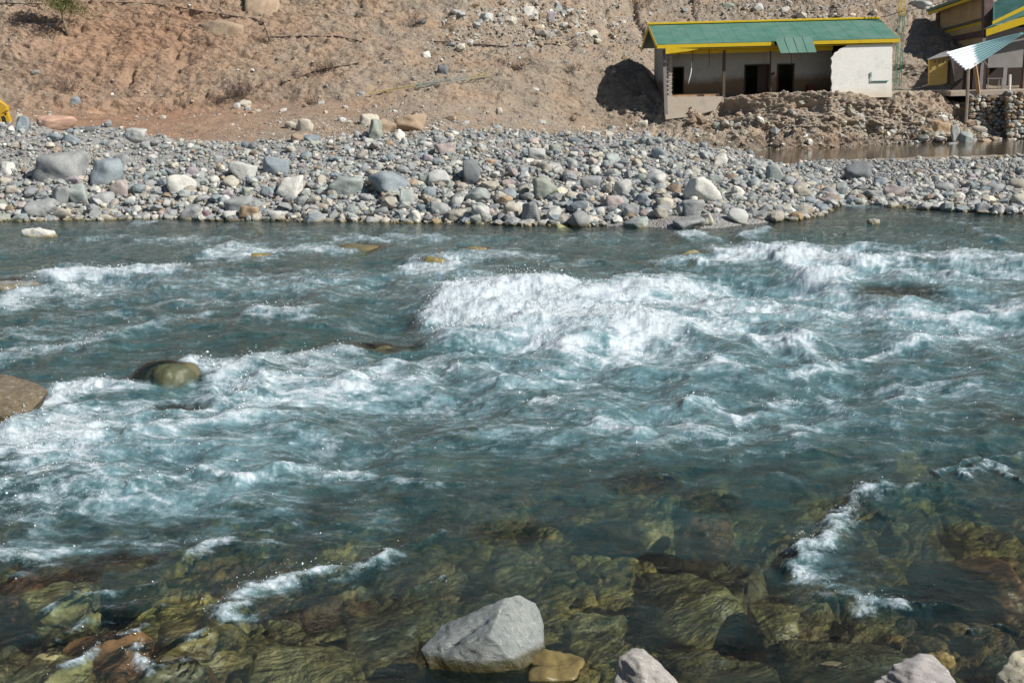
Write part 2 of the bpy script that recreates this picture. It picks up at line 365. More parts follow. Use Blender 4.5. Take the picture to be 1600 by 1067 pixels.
HC = HC * (1 - mudz * 0.35) * np.where((HX > 9.5) & (SS < 6.2), 1.22, 1.0)[..., None]  # house bank colour brightened to make up for grazing sun
m, nt, b = newmat('hill_soil'); w = geopos(nt)
at = nt.nodes.new('ShaderNodeAttribute'); at.attribute_name = 'Col'
n1 = noise(nt, 0.9, 7, 0.66, w, 0.6); n2 = noise(nt, 5.5, 5, 0.7, w)
v = N(nt, 'ShaderNodeTexVoronoi', Scale=7.5); nt.links.new(w, v.inputs['Vector'])
c = mixc(nt, mapr(nt, n1, 0.3, 0.7), mixc(nt, 1.0, at.outputs['Color'], (0.74, 0.74, 0.75), 'MULTIPLY'), mixc(nt, 1.0, at.outputs['Color'], (1.24, 1.2, 1.14), 'MULTIPLY'))
sm = mapr(nt, v.outputs['Distance'], 0.20, 0.13)
sel = math_(nt, 'MULTIPLY', sm, mapr(nt, math_(nt, 'MULTIPLY', n2, mapr(nt, n1, 0.35, 0.65, 0.75, 1.1)), 0.43, 0.49))
c = mixc(nt, sel, c, mixc(nt, v.outputs['Color'], (0.50, 0.46, 0.40), (0.36, 0.33, 0.30)))
c = mixc(nt, mapr(nt, n2, 0.45, 0.32, 0, 0.7), c, (0.11, 0.082, 0.06))  # pit shading put into the soil colour
nt.links.new(c, b.inputs['Base Color']); b.inputs['Roughness'].default_value = 0.95
bump(nt, math_(nt, 'ADD', math_(nt, 'ADD', n1, math_(nt, 'MULTIPLY', n2, 0.5)), math_(nt, 'MULTIPLY', sel, 0.5)), 1.0, 0.26, b)
HS = np_mesh('hillside', np.stack([HX, HY2, HZ2], -1).reshape(-1, 3), grid_faces(*HX.shape), [m], cols=HC.reshape(-1, 3)); tag(HS, kind='structure')

def bvh(o):
    me = o.data; n = len(me.vertices); v = np.empty(n * 3, np.float32); me.vertices.foreach_get('co', v)
    return BVHTree.FromPolygons([tuple(p) for p in v.reshape(-1, 3)], [tuple(p.vertices) for p in me.polygons])
BV_B, BV_H = bvh(GB), bvh(HS)
def hit(px, py, which='both'):
    """first ground point seen through a photo pixel"""
    d = ray(px, py); best = None
    for t in ((BV_B,) if which == 'bank' else (BV_H,) if which == 'hill' else (BV_B, BV_H)):
        loc, nrm, i, dist = t.ray_cast(CO, d)
        if loc is not None and (best is None or dist < best[1]): best = (loc, dist, nrm)
    if best is None: return PZ(px, py), (PZ(px, py) - CO).length, Vector((0, 0, 1))
    return best
def ground_z(x, y):
    z = -9
    for t in (BV_B, BV_H):
        loc, nrm, i, dist = t.ray_cast(Vector((x, y, 60)), Vector((0, 0, -1)))
        if loc is not None: z = max(z, loc.z)
    return z

# ================================================================== WATER
# rocks in and at the river: x, foot y, w, h px, colour, ang, top height above water (m), label
RIV = [
 (60,370,48,17,'white',.2,.30,'white-topped rock with an algae yellow foot alone in the shallows at upper left'),
 (670,416,58,22,'gold',.4,.30,'golden wet rock breaking the surface above the main breaker'),
 (738,394,54,18,'gold',.4,.11,'golden brown rock just under the surface right of the golden wet rock'),
 (410,402,40,14,'gold',.3,.10,'small olive-gold rock awash in the upper rapids'),
 (560,390,100,14,'darkol',.3,.14,'long dark rock under a smooth hump of water below the bank'),
 (1090,400,50,16,'khaki',.3,.12,'pale yellow-green drowned rock left of the far right breaker'),
 (880,356,40,10,'khaki',.3,.1,'yellowish rock awash close to the bank'),
 (1367,349,18,12,'beige',.3,.16,'small beige rock standing in the water of the inlet'),
 (246,606,104,74,'darkol',.05,.36,'mossy green-yellow boulder with a film of water running over it'),
 (272,648,100,18,'orange',.3,.0,'orange-brown flat rock drowned below the mossy boulder'),
 (20,455,100,30,'grey',.3,.22,'grey boulder glazed by water at the left edge'),
 (600,546,110,18,'olive',.3,.0,'olive rock drowned left of the main breaker'),
 (1420,472,140,24,'olive',.3,.12,'olive hump of rock under the far right rapids'),
 (1585,690,60,30,'khaki',.3,-.20,'yellow-green rock drowned near the right edge'),
 (1010,800,110,40,'khaki',.3,-.22,'pale yellow-green drowned rock in the calmer middle water'),
 (720,730,120,40,'khaki',.3,-.30,'faint ochre drowned rock in the centre of the river'),
 (1110,830,90,34,'reddish',.3,-.24,'faint brown drowned rock right of centre'),
 (72,948,95,50,'khaki',.3,-.07,'yellow-green drowned boulder at lower left'),
 (14,935,60,60,'reddish',.3,-.06,'dark red rock drowned at the lower left edge'),
 (52,1062,120,52,'khaki',.3,-.04,'speckled yellow boulder awash in the lower left corner'),
 (145,1018,140,44,'reddish',.3,-.03,'rusty red drowned rock right of the lower left corner'),
 (292,1000,120,60,'gold',.3,-.05,'ochre drowned boulder between two lower left breakers'),
 (442,1070,165,105,'khaki',.4,-.07,'large pale yellow drowned boulder left of the grey foreground rock'),
 (250,1062,100,44,'darkol',.4,-.03,'dark drowned boulder at the bottom edge on the left'),
 (590,1000,120,50,'darkol',.4,-.16,'dark drowned rock touching the left tip of the grey foreground rock'),
 (880,1062,100,52,'brownw',.95,.03,'wet golden-brown angular rock right against the grey foreground rock'),
 (935,985,110,36,'khaki',.5,-.13,'pale yellow drowned slab right of the grey foreground rock'),
 (1110,960,200,80,'olive',.4,-.05,'big mossy drowned boulder in the lower right'),
 (1130,1062,190,60,'darkol',.6,-.04,'dark brown drowned boulder at the bottom edge right of centre'),
 (1320,1045,230,80,'darkol',.5,-.04,'broad dark drowned boulder left of the mauve rock'),
 (1220,1000,80,70,'olive',.6,-.06,'narrow ochre ridge of drowned rock in the lower right'),
 (1472,1040,50,30,'gold',.3,.05,'golden wet stone beside the mauve rock'),
 (1590,925,130,90,'reddish',.3,-.10,'red-brown drowned boulder at the right edge'),
 (1040,925,80,50,'olive',.6,-.08,'small olive drowned rock left of the big mossy one'),
 (1330,845,90,40,'darkol',.4,-.22,'faint dark drowned rock behind the lower right breaker'),
 (800,880,120,40,'khaki',.4,-.24,'faint yellowish drowned rock above the grey foreground rock'),
 (180,905,90,30,'darkol',.4,-.10,'dark drowned rock right of the yellow-green one at lower left')]
def riv_geom(px, py, w, h, top):
    p = PZ(px, py, 0.0 if top > 0 else top); s = (p - CO).length / FPX
    el = math.asin(min(1, CAMH / (p - CO).length)); sx = w * s * 1.08
    if top > 0.02 and h * s > 0.1: sy = sx * 0.8; sz = min(2 * (top + 0.35), sx * 1.1); yc = sy * 0.35
    else: sy = min(h * s / math.sin(el), sx * 1.6); sz = min(sx * 0.8, 1.0); yc = sy * 0.45
    if top < .12 and py > 850: top += .05
    return p.x, p.y + yc, sx, sy, sz, top
# foam streaks read off the rapids: x0,y0,x1,y1 (photo px on the water plane), half thickness, strength, lift (m)
FS = [
 # far left band
 (20,462,75,432,14,1.0,.12),(75,436,150,428,11,1.1,.16),(130,430,270,421,8,1.0,.14),(60,455,140,455,18,.7,.05),(0,482,35,482,9,.8,.1),
 (335,400,380,398,12,.9,.12),(345,386,420,404,7,.7,.05),(410,394,545,390,5,.8,.10),(215,377,330,376,6,.5,.04),(130,372,190,370,4,.5,.03),
 (205,350,235,351,4,.7,.08),(350,354,380,353,4,.5,.05),(450,365,500,362,4,.5,.04),(0,428,70,420,4,.4,.03),(250,430,520,445,16,.35,.04),
 (385,492,480,487,8,.8,.10),(390,500,500,500,7,.5,.03),(240,498,330,486,6,.5,.05),(140,535,250,508,7,.6,.06),(0,553,140,541,9,.6,.06),(0,525,160,520,16,.4,.02),
 (250,470,380,476,6,.4,.04),(60,500,220,490,8,.4,.03),(540,505,640,510,5,.4,.03),
 # foam train right of the covered boulder
 (300,572,360,584,12,1.0,.10),(350,590,420,560,13,.9,.12),(400,566,545,550,10,.8,.10),(340,620,470,585,24,.75,.05),(380,640,560,600,20,.7,.04),(500,570,660,570,14,.55,.03),
 (540,600,660,595,12,.6,.06),(640,592,760,575,8,.6,.06),(600,575,690,560,7,.6,.05),(560,640,700,625,14,.45,.02),
 # left edge splash below the brown boulder
 (20,668,90,618,16,1.0,.10),(75,628,150,604,10,1.0,.14),(150,606,215,612,9,.8,.08),(0,690,130,680,22,1.0,.06),(100,650,290,640,13,.6,.03),(120,700,260,690,10,.5,.02),
 (205,682,330,662,7,.8,.07),(330,662,400,655,6,.8,.08),(250,705,420,690,8,.5,.02),(390,665,520,690,8,.5,.04),
 (0,712,110,716,18,1.0,.05),(0,765,60,748,9,.9,.10),(50,747,180,742,9,.8,.10),(0,790,150,770,22,.75,.04),(100,800,300,770,16,.5,.02),(0,870,70,868,12,.9,.05),(60,862,260,840,10,.5,.02),
 (210,765,330,740,7,.7,.08),(330,742,400,755,5,.6,.05),(380,752,480,732,6,.7,.08),(480,735,560,745,6,.5,.05),(240,800,420,790,10,.35,.02),
 (300,868,340,845,8,.9,.09),(335,846,395,862,9,.7,.07),(385,830,460,812,4,.5,.05),(440,880,480,895,6,.5,.04),
 # lower left diagonal breakers
 (345,958,385,922,13,1.05,.10),(380,922,470,902,9,.9,.09),(460,905,545,885,6,.8,.07),(545,890,600,862,7,.9,.08),(600,862,690,832,4,.5,.05),(380,965,400,985,7,.6,.03),
 (65,962,120,930,5,.6,.05),(115,932,270,912,4,.5,.04),(100,1002,160,968,6,.7,.06),(150,962,250,950,6,.7,.05),(75,1062,140,1022,6,.9,.05),(130,1025,215,985,6,.8,.05),
 (212,1025,235,1050,7,.95,.06),(222,1018,330,985,5,.6,.04),(320,990,395,958,4,.6,.04),(235,1050,330,1030,4,.5,.03),(650,922,692,906,3,.6,.03),
 (640,838,760,852,10,.18,.02),(760,860,860,890,10,.12,.02),  # faint streak painting sun sparkle on the calm water
 # central breaker
 (692,492,708,462,24,1.15,.28),(735,470,850,462,20,1.2,.34),(720,505,850,500,32,1.05,.28),(860,462,940,470,16,.95,.24),(870,500,990,505,30,.82,.22),(850,540,880,548,14,1.1,.15),
 (960,462,1060,450,16,1.0,.18),(980,530,1015,520,18,1.1,.16),(965,548,978,546,8,1.1,.12),(1000,480,1130,480,22,.55,.08),(1040,448,1120,447,8,.9,.15),
 # far middle
 (632,418,700,423,10,1.1,.10),(700,405,800,398,10,.7,.08),(600,367,690,374,7,.6,.05),(810,402,870,404,5,.6,.07),(520,372,600,378,5,.6,.05),(860,418,940,410,5,.5,.06),
 (960,440,1010,436,4,.6,.10),(1020,412,1070,408,5,.6,.06),(700,372,780,368,4,.4,.04),(880,372,960,366,4,.4,.03),(1062,372,1085,368,6,1.0,.16),(1085,372,1120,376,4,.6,.08),(1160,372,1195,364,4,.9,.14),
 # far right band
 (1095,412,1140,404,7,1.0,.12),(1120,400,1230,396,10,1.1,.16),(1220,405,1260,432,14,1.2,.22),(1250,400,1330,412,14,1.2,.20),(1270,445,1310,430,10,.9,.12),(1320,408,1440,404,10,.9,.14),
 (1400,430,1500,432,10,.7,.06),(1440,404,1600,408,10,.85,.14),(1520,420,1610,432,10,.7,.08),(1560,492,1610,486,9,1.0,.12),(1300,392,1380,388,5,.6,.08),
 (1150,455,1260,463,6,.8,.08),(1250,463,1400,470,7,.6,.03),(1060,470,1250,490,16,.6,.03),(1040,520,1140,515,16,.75,.05),(1190,538,1245,534,10,.95,.10),(1240,540,1300,562,7,.5,.03),
 (1330,492,1440,495,12,.7,.05),(1430,495,1540,505,9,.6,.04),(1320,567,1400,548,4,.8,.06),(1400,546,1500,522,4,.7,.05),(1500,522,1610,516,4,.6,.04),(1500,530,1545,548,6,.5,.05),
 (1120,572,1150,580,8,.8,.09),(1050,590,1130,575,6,.5,.03),(1230,588,1290,576,5,.6,.04),(1290,612,1400,600,3,.5,.04),(1400,606,1520,608,3,.5,.03),(1390,632,1430,622,9,.7,.05),(1440,600,1530,602,5,.4,.03),
 (1070,640,1110,632,5,.7,.08),(1105,634,1150,650,4,.7,.07),(1145,660,1180,648,5,.7,.05),(1200,634,1250,628,6,.7,.08),(1260,632,1330,652,4,.6,.05),(1065,672,1140,690,9,.7,.04),(1215,672,1240,668,6,.7,.05),
 (1240,690,1270,670,4,.6,.04),(935,660,985,676,9,.85,.07),(985,672,1060,668,5,.5,.03),(1003,702,1040,694,9,.55,.05),(830,628,860,630,5,.95,.06),(860,624,1000,628,6,.4,.03),(660,640,760,640,10,.4,.03),
 (770,660,870,690,6,.4,.02),(520,745,560,744,6,.8,.06),(560,748,680,762,5,.55,.04),(680,762,790,752,3,.4,.03),(900,565,1010,560,14,.45,.03),(760,600,900,590,16,.4,.03),(700,660,1000,700,25,.2,.0),
 # lower right breaker
 (1232,885,1262,868,9,1.1,.09),(1245,868,1300,842,8,1.0,.10),(1290,842,1318,800,8,1.0,.10),(1312,800,1352,770,7,1.0,.09),(1345,770,1385,768,5,.9,.07),(1385,775,1480,768,2.5,.6,.05),
 (1245,900,1300,915,12,.75,.05),(1262,930,1320,935,9,.6,.03),(1330,955,1412,945,6,.9,.06),(1345,970,1400,968,7,.5,.03),(1410,945,1500,952,2.5,.5,.03),
 (1508,748,1535,722,4,.9,.08),(1535,722,1575,730,3,.7,.07),(1560,735,1592,752,4,.8,.06),(1370,800,1395,815,5,.4,.04),(1460,740,1510,712,2.5,.5,.05),(1520,705,1600,710,2.5,.4,.04),
 (1210,745,1240,755,4,.4,.03),(1010,740,1080,755,3,.35,.02),(1500,985,1560,975,3,.5,.03),(1090,836,1150,846,2.5,.35,.02),(920,782,1060,786,2.5,.3,.02),
 # inlet
 (1280,318,1330,322,3,.8,.03),(1330,322,1375,326,3,.7,.03),(1420,338,1490,342,3,.5,.03),(1480,348,1560,350,3,.5,.04),(1520,360,1540,358,3,.6,.05),(1540,370,1560,372,3,.6,.05)]
# milky, bubble-filled water: x, y, rx, ry, strength
AER = [(300,375,400,14,.45),(800,380,400,14,.5),(1400,380,300,16,.45),(1300,600,350,60,.28),(1100,680,350,50,.35),(1500,480,200,60,.3),(600,820,250,40,.3),(560,880,130,40,.25),(1450,760,160,50,.25),(1330,900,110,40,.3),(120,950,150,40,.25),(250,445,330,22,.6),(160,520,250,30,.45),(430,620,230,50,.65),(120,690,230,50,.7),(250,800,300,50,.42),(620,610,300,50,.42),(860,500,220,60,1.1),(1150,490,300,45,.75),
 (1400,440,300,36,.8),(1480,520,250,36,.6),(1150,640,260,60,.45),(900,640,260,70,.38),(420,720,260,60,.55),(1000,560,300,30,.5),(520,450,300,26,.55),(1450,620,220,50,.35),(60,860,110,26,.6),
 (420,930,90,30,.4),(1290,860,60,70,.35),(450,390,160,14,.4),(700,410,120,16,.5),(1200,405,180,18,.6),(330,760,300,50,.32),(100,600,200,36,.4),(700,700,400,36,.2),(900,450,500,40,.3)]
# smooth humps (+) and troughs (-) of the water: x, y, rx px, ry px, height
HUMP = [(610,500,75,26,-.22),(640,530,50,14,-.15),(560,470,120,16,.10),(255,580,48,30,.10),(330,612,40,12,-.16),(1180,450,90,14,-.22),(1240,455,60,10,-.15),(1400,462,110,16,.14),
 (640,560,120,10,-.10),(780,548,90,10,-.26),(200,470,140,9,-.10),(1320,560,80,14,-.12),(900,540,60,10,.12),(1205,870,30,40,-.06),(40,440,40,14,.10),(670,404,34,9,.06),(735,383,28,8,.10),
 (560,385,60,8,-.08),(600,950,50,22,-.03),(1450,765,120,20,.05),(1130,935,90,30,.03),(100,765,110,8,.08),(430,745,60,8,.07),(1100,780,90,14,.05),(1510,690,80,20,.06)]
FS += [(a + 1180, b, c + 1180, d, r, s * .9, l) for (a, b, c, d, r, s, l) in FS if 450 < a < 1500 and a + 1180 > 1640] + [(a - 1150, b + 4, c - 1150, d + 4, r, s * .9, l) for (a, b, c, d, r, s, l) in FS if 100 < a < 1100 and max(a, c) - 1150 < -30]
AER += [(a + 1300, b, c, d, s) for (a, b, c, d, s) in AER if a > 600] + [(a - 1300, b, c, d, s) for (a, b, c, d, s) in AER if a < 900]
X, Y = fan(1060, 1420, 4.6, 46.5, 0.62, 50, 2.2)
sh = X.shape; X = X.ravel(); Y = Y.ravel()
def pxscale(px, py):
    p = PZ(px, py); D = (p - CO).length
    return p.x, p.y, D / FPX, D * D / (FPX * CAMH)      # metres per px across and away
wx = X + 0.22 * fbm(X * 0.9, Y * 0.9, 71, 4) * (Y / 14); nr_ = sst(18, 12, Y); wx = wx + nr_ * .14 * fbm(X * 3.1, Y * 3.1, 73, 4, .6); wy = Y + nr_ * .22 * fbm(X * 3.1, Y * 3.1, 74, 4, .6) + 0.30 * fbm(X * 0.9, Y * 0.9, 72, 4) * (Y / 14) ** 1.0
DEN = np.zeros_like(X); LIFT = np.zeros_like(X)
for (x0, y0, x1, y1, r, a, lift) in FS:
    ax_, ay_, sx, sy = pxscale(x0, y0); bx_, by_, sx2, sy2 = pxscale(x1, y1)
    sx = (sx + sx2) / 2 * r * 1.25; sy = (sy + sy2) / 2 * r
    x_lo, x_hi = min(ax_, bx_) - 3.2 * sx - .8, max(ax_, bx_) + 3.2 * sx + .8; y_lo, y_hi = min(ay_, by_) - 3.2 * sy - 1, max(ay_, by_) + 3.2 * sy + 1
    I = np.nonzero((X > x_lo) & (X < x_hi) & (Y > y_lo) & (Y < y_hi))[0]
    if not len(I): continue
    px = wx[I] / sx; py = wy[I] / sy; qx, qy, rx, ry = ax_ / sx, ay_ / sy, bx_ / sx, by_ / sy
    t = np.clip(((px - qx) * (rx - qx) + (py - qy) * (ry - qy)) / max(1e-6, (rx - qx) ** 2 + (ry - qy) ** 2), 0, 1)
    dx_ = px - qx - t * (rx - qx); dx_ = np.where(dx_ > 0, dx_ * .5, dx_)
    dd = dx_ ** 2 + (py - qy - t * (ry - qy)) ** 2
    g = np.exp(-dd * (0.8 if y0 < 700 else 0.5)) * (1.0 if y0 < 700 else .85)
    if y0 > 700: g = g * np.clip(.98 + 1.2 * fbm(X[I] * 2.6, Y[I] * 2.6, 111, 4, .6), .1, 1.25)
    DEN[I] = np.maximum(DEN[I], a * g) + 0.25 * np.minimum(DEN[I], a * g)
    LIFT[I] = np.maximum(LIFT[I], lift * np.exp(-dd * 0.55))
AE = np.zeros_like(X)
for (x, y, rx, ry, a) in AER:
    cx, cy, sx, sy = pxscale(x, y); I = np.nonzero((np.abs(wx - cx) < sx * rx * 2.6) & (np.abs(wy - cy) < sy * ry * 2.6))[0]; AE[I] += a * np.exp(-((wx[I] - cx) / (sx * rx)) ** 2 - ((wy[I] - cy) / (sy * ry)) ** 2)
HM = np.zeros_like(X)
for (x, y, rx, ry, a) in HUMP:
    cx, cy, sx, sy = pxscale(x, y); HM += a * np.exp(-((wx - cx) / (sx * rx)) ** 2 - ((wy - cy) / (sy * ry)) ** 2)
# standing waves: crests lean across the current, sharpen with turbulence
tx = X + 0.5 * fbm(X * 0.4, Y * 0.4, 80, 2); ty = Y + 0.5 * fbm(X * 0.4, Y * 0.4, 81, 2)
e = tx * 0.94 - ty * 0.34; q = tx * 0.34 + ty * 0.94
shore = sst(0.0, 5.0, Yw(X) - Y); nearc = 0.45 + 0.55 * sst(10, 17, Y)
turb = np.clip(0.55 + 0.6 * AE + 0.1 * DEN, 0, 1.4) * (0.3 + 0.7 * shore) * nearc
r1 = ridged(e * 0.34, q * 0.36, 82, 2); r2 = ridged(e * 0.72, q * 1.05, 84, 3, .45); r3 = ridged(e * 1.9, q * 3.0, 86, 3, .45); r4 = fbm(e * 5.5, q * 8.0, 88, 3)
r5 = ridged(e * 14, q * 11, 90, 3)
Zw = turb * (0.19 * (r1 - .5) + 0.085 * (r2 - .5) + 0.018 * (r3 - .5)) + 0.008 * r4 * (0.4 + turb) * (.45 + .55 * sst(10, 17, Y)) + .0025 * (ridged(e * 5, q * 2.6, 105, 3) - .5)
Zw += LIFT + HM + np.clip(DEN, 0, 1.3) * (0.040 * (r3 - .5) + 0.004 * (r5 - .5) + 0.009 * r4) * np.clip(Y / 20, .45, 1.3)
# foam amount
st = ridged(e * 0.7 + 0.6 * r4 * .2, q * 1.8, 92, 5, 0.6); st2 = fbm(X * 1.5, Y * 2.2, 94, 6, 0.66); st3 = ridged(X * 3.6, Y * 6.5, 96, 4, .6)
base = DEN * 0.95 + 0.18 * AE
nearm = sst(20, 12, Y)
foam = base - .10 * nearm + nearm * (.55 * fbm(X * 5, Y * 7, 101, 5, .7) + .35 * (ridged(X * 7, Y * 9, 103, 3, .6) - .5)) + 0.55 * (st - 0.55) + 0.50 * st2 + 0.28 * (st3 - .55) + 0.35 * np.clip(r2 - 0.62, 0, 1) * turb
fil = np.clip(ridged(e * 0.8 + .3 * st2, q * 2.3 + .3 * st2, 98, 4, .55) - .58, 0, 1) * 2.4
fil2 = np.clip(ridged(e * 2.2, q * 5.0, 99, 3, .55) - .6, 0, 1) * 2.0
foam = 1.0 * sst(0.18, 1.42, foam) * sst(0.0, 0.3, base) + (fil + .95 * fil2) * np.clip(0.10 + 0.55 * AE + .5 * DEN, 0, 1.0) * (0.35 + .65 * nearc) * sst(-0.1, .5, st2 + .25 + .3 * AE)
foam = np.clip(foam, 0, 1.1)
veil = sst(0.10, 0.85, 0.62 * AE + 0.30 * DEN + 0.58 * st2 + 0.14 * (st - .5) + .0)       # milky subsurface bubbles
BZ = bed_h(X, Y)[0]; BZ = np.where(Y > Yw(X), 0.0, BZ)
for (px, py, w, h, c, ang, top, lab) in RIV:          # drowned rocks make the water over them shallow and clear
    cx, cy, sx_, sy_, sz_, top = riv_geom(px, py, w, h, top)
    q2 = ((X - cx) / (sx_ * .5)) ** 2 + ((Y - cy) / (sy_ * .5)) ** 2; I = np.nonzero(q2 < 1.2)[0]
    if not len(I): continue
    th = top - sz_ * .5 + sz_ * .5 * np.sqrt(np.clip(1 - q2[I] / 1.2, 0, 1)); BZ[I] = np.maximum(BZ[I], th)
    if top > -.06 and Y[I].mean() > 12 and c != 'white':
        if px == 246:
            k_ = np.clip((1.0 - q2[I]) / .3, 0, 1); veil[I] *= 1 - k_; foam[I] *= 1 - .9 * k_; Zw[I] = (th + .05 + .02 * r4[I]) * k_ + Zw[I] * (1 - k_); continue
        k_ = np.clip(1.25 - q2[I], 0, 1); veil[I] *= 1 - .85 * k_; foam[I] *= 1 - .7 * k_
        Zw[I] = np.minimum(Zw[I], np.maximum(top + (-.02 if py > 440 else -.10), 0.0) + .02 * r4[I]) * k_ + Zw[I] * (1 - k_)
dep = np.clip(Zw - BZ, 0, 2) * (0.27 + .80 * sst(9.5, 18, Y)) * np.where(Y > 36, .75, 1)

m, nt, b = newmat('rapids_water'); nt.nodes.remove(b); out = nt.nodes['Material Output']; w = geopos(nt)
def attr(n_): a = nt.nodes.new('ShaderNodeAttribute'); a.attribute_name = n_; return a.outputs['Fac']
fo, ve, de = attr('foam'), attr('veil'), attr('depth')
mp = N(nt, 'ShaderNodeMapping'); nt.links.new(w, mp.inputs[0]); mp.inputs['Scale'].default_value = (0.7, 1.1, 1)
nA = noise(nt, 7, 6, 0.66, mp.outputs[0], 0.8); nB = noise(nt, 34, 4, 0.7, w); nC = noise(nt, 3.2, 5, 0.6, mp.outputs[0], 1.0)
nD = noise(nt, 80, 3, 0.7, w)
h = math_(nt, 'ADD', math_(nt, 'ADD', math_(nt, 'MULTIPLY', nC, 1.0), math_(nt, 'MULTIPLY', nA, 0.34)), math_(nt, 'MULTIPLY', nB, 0.09))
bn = bump(nt, h, 0.7, 0.055, None)
fac_f = mapr(nt, math_(nt, 'ADD', fo, math_(nt, 'ADD', math_(nt, 'MULTIPLY', math_(nt, 'SUBTRACT', nA, 0.5), 0.60), math_(nt, 'ADD', math_(nt, 'MULTIPLY', math_(nt, 'SUBTRACT', nB, 0.5), 0.75), math_(nt, 'MULTIPLY', math_(nt, 'SUBTRACT', nD, 0.5), 0.6)))), 0.05, 1.12)
fac_f = math_(nt, 'MULTIPLY', fac_f, mapr(nt, fo, 0.0, 0.18))
# absorption and turbidity grow with depth
opac = math_(nt, 'SUBTRACT', 1.0, math_(nt, 'POWER', 2.718, math_(nt, 'MULTIPLY', de, -1.25)))
opac = math_(nt, 'MAXIMUM', opac, math_(nt, 'MULTIPLY', ve, 0.92))
tr = nt.nodes.new('ShaderNodeBsdfTransparent'); nt.links.new(mixc(nt, mapr(nt, de, 0.0, 1.0), (0.90, 0.94, 0.88), (0.62, 0.76, 0.61)), tr.inputs[0])
bodyc = mixc(nt, mapr(nt, nC, 0.35, 0.65), (0.020, 0.066, 0.071), (0.046, 0.120, 0.128))
vcol = mixc(nt, mapr(nt, nA, 0.3, 0.7), (0.088, 0.182, 0.205), (0.19, 0.31, 0.345))
bodyc = mixc(nt, math_(nt, 'MULTIPLY', ve, 0.9), bodyc, vcol)
df = nt.nodes.new('ShaderNodeBsdfDiffuse'); nt.links.new(bodyc, df.inputs[0]); bn2 = bump(nt, h, 0.4, 0.06, None); nt.links.new(bn2, df.inputs['Normal'])
m1 = nt.nodes.new('ShaderNodeMixShader'); nt.links.new(opac, m1.inputs[0]); nt.links.new(tr.outputs[0], m1.inputs[1]); nt.links.new(df.outputs[0], m1.inputs[2])
gl = nt.nodes.new('ShaderNodeBsdfGlossy'); gl.inputs['Roughness'].default_value = 0.07; nt.links.new(bn, gl.inputs['Normal'])
fr = nt.nodes.new('ShaderNodeFresnel'); fr.inputs[0].default_value = 1.333; nt.links.new(bn, fr.inputs['Normal'])
m2 = nt.nodes.new('ShaderNodeMixShader'); nt.links.new(fr.outputs[0], m2.inputs[0]); nt.links.new(m1.outputs[0], m2.inputs[1]); nt.links.new(gl.outputs[0], m2.inputs[2])
fb = N(nt, 'ShaderNodeBsdfPrincipled', Roughness=0.45); fb.inputs['Specular IOR Level'].default_value = 0.5
nt.links.new(mixc(nt, math_(nt, 'MULTIPLY', fac_f, 1.0), (0.26, 0.375, 0.42), (0.56, 0.625, 0.665)), fb.inputs['Base Color'])
fbn = bump(nt, math_(nt, 'ADD', math_(nt, 'MULTIPLY', nA, 0.8), math_(nt, 'ADD', math_(nt, 'MULTIPLY', nB, 0.5), math_(nt, 'MULTIPLY', nD, 0.2))), 0.45, 0.05, None); nt.links.new(fbn, fb.inputs['Normal'])
m3 = nt.nodes.new('ShaderNodeMixShader'); nt.links.new(fac_f, m3.inputs[0]); nt.links.new(m2.outputs[0], m3.inputs[1]); nt.links.new(fb.outputs[0], m3.inputs[2])
nt.links.new(m3.outputs[0], out.inputs[0])
M_WATER = m
RIVER = np_mesh('river_water', np.stack([X, Y, Zw], -1), grid_faces(*sh), [m], attrs={'foam': foam, 'veil': veil, 'depth': dep}); tag(RIVER, kind='structure')
WV = np.stack([X, Y, Zw], -1); WFOAM = foam; WDEN = DEN

# spray: droplets thrown off the breakers
I = np.nonzero((DEN > 0.6) & (np.abs(X) < 0.5 * Y) & (Y < 45))[0]
wgt = (LIFT[I] + 0.03) * np.where(Y[I] < 15, .7, 1.0); wgt = wgt / wgt.sum()
n = 8500
k = RNG.choice(I, n, p=wgt); hgt = RNG.exponential(1.0, n) * (0.02 + 0.20 * LIFT[k]) 
P = np.stack([X[k] + RNG.normal(0, .06, n) - hgt * 0.25, Y[k] + RNG.normal(0, .06, n), Zw[k] + hgt], -1)
I2 = np.nonzero((np.abs(X) < 0.5 * Y) & (Y < 27) & (Y > 8))[0]; w2_ = (np.clip(foam[I2] - .05, .0, .5) + .4 * np.clip(r2[I2] - .7, 0, 1) * turb[I2] + .6 * np.clip(st3[I2] - .72, 0, 1) * np.clip(st2[I2] + .1, 0, 1)) * (0.25 + turb[I2]) * np.where(X[I2] > -1, 1.0, .8); w2_ /= w2_.sum()
n2 = 2600; k2 = RNG.choice(I2, n2, p=w2_); P = np.concatenate([P, np.stack([X[k2], Y[k2], Zw[k2] + .004], -1)]); k = np.concatenate([k, k2]); n = n + n2  # second batch: white specks laid on the surface as sun glints
s = RNG.lognormal(-5.5, .45, n) * np.clip(Y[k] / 14, 0.5, 1.6)
octv = np.array([[1,0,0],[-1,0,0],[0,1,0],[0,-1,0],[0,0,1],[0,0,-1]], float); octf = np.array([[0,2,4],[2,1,4],[1,3,4],[3,0,4],[2,0,5],[1,2,5],[3,1,5],[0,3,5]])
V = (P[:, None, :] + octv[None] * s[:, None, None] * RNG.uniform(0.7, 1.6, (n, 1, 3))).reshape(-1, 3); F = (octf[None] + np.arange(n)[:, None, None] * 6).reshape(-1, 3)
ms, nt2, b2 = newmat('spray_and_glint_drops'); b2.inputs['Base Color'].default_value = (0.82, 0.86, 0.88, 1); b2.inputs['Roughness'].default_value = 0.2
sp = np_mesh('spray', V, F, [ms]); tag(sp, 'fine white spray over the breaking waves, with white specks added as sun glints', 'spray', kind='stuff')

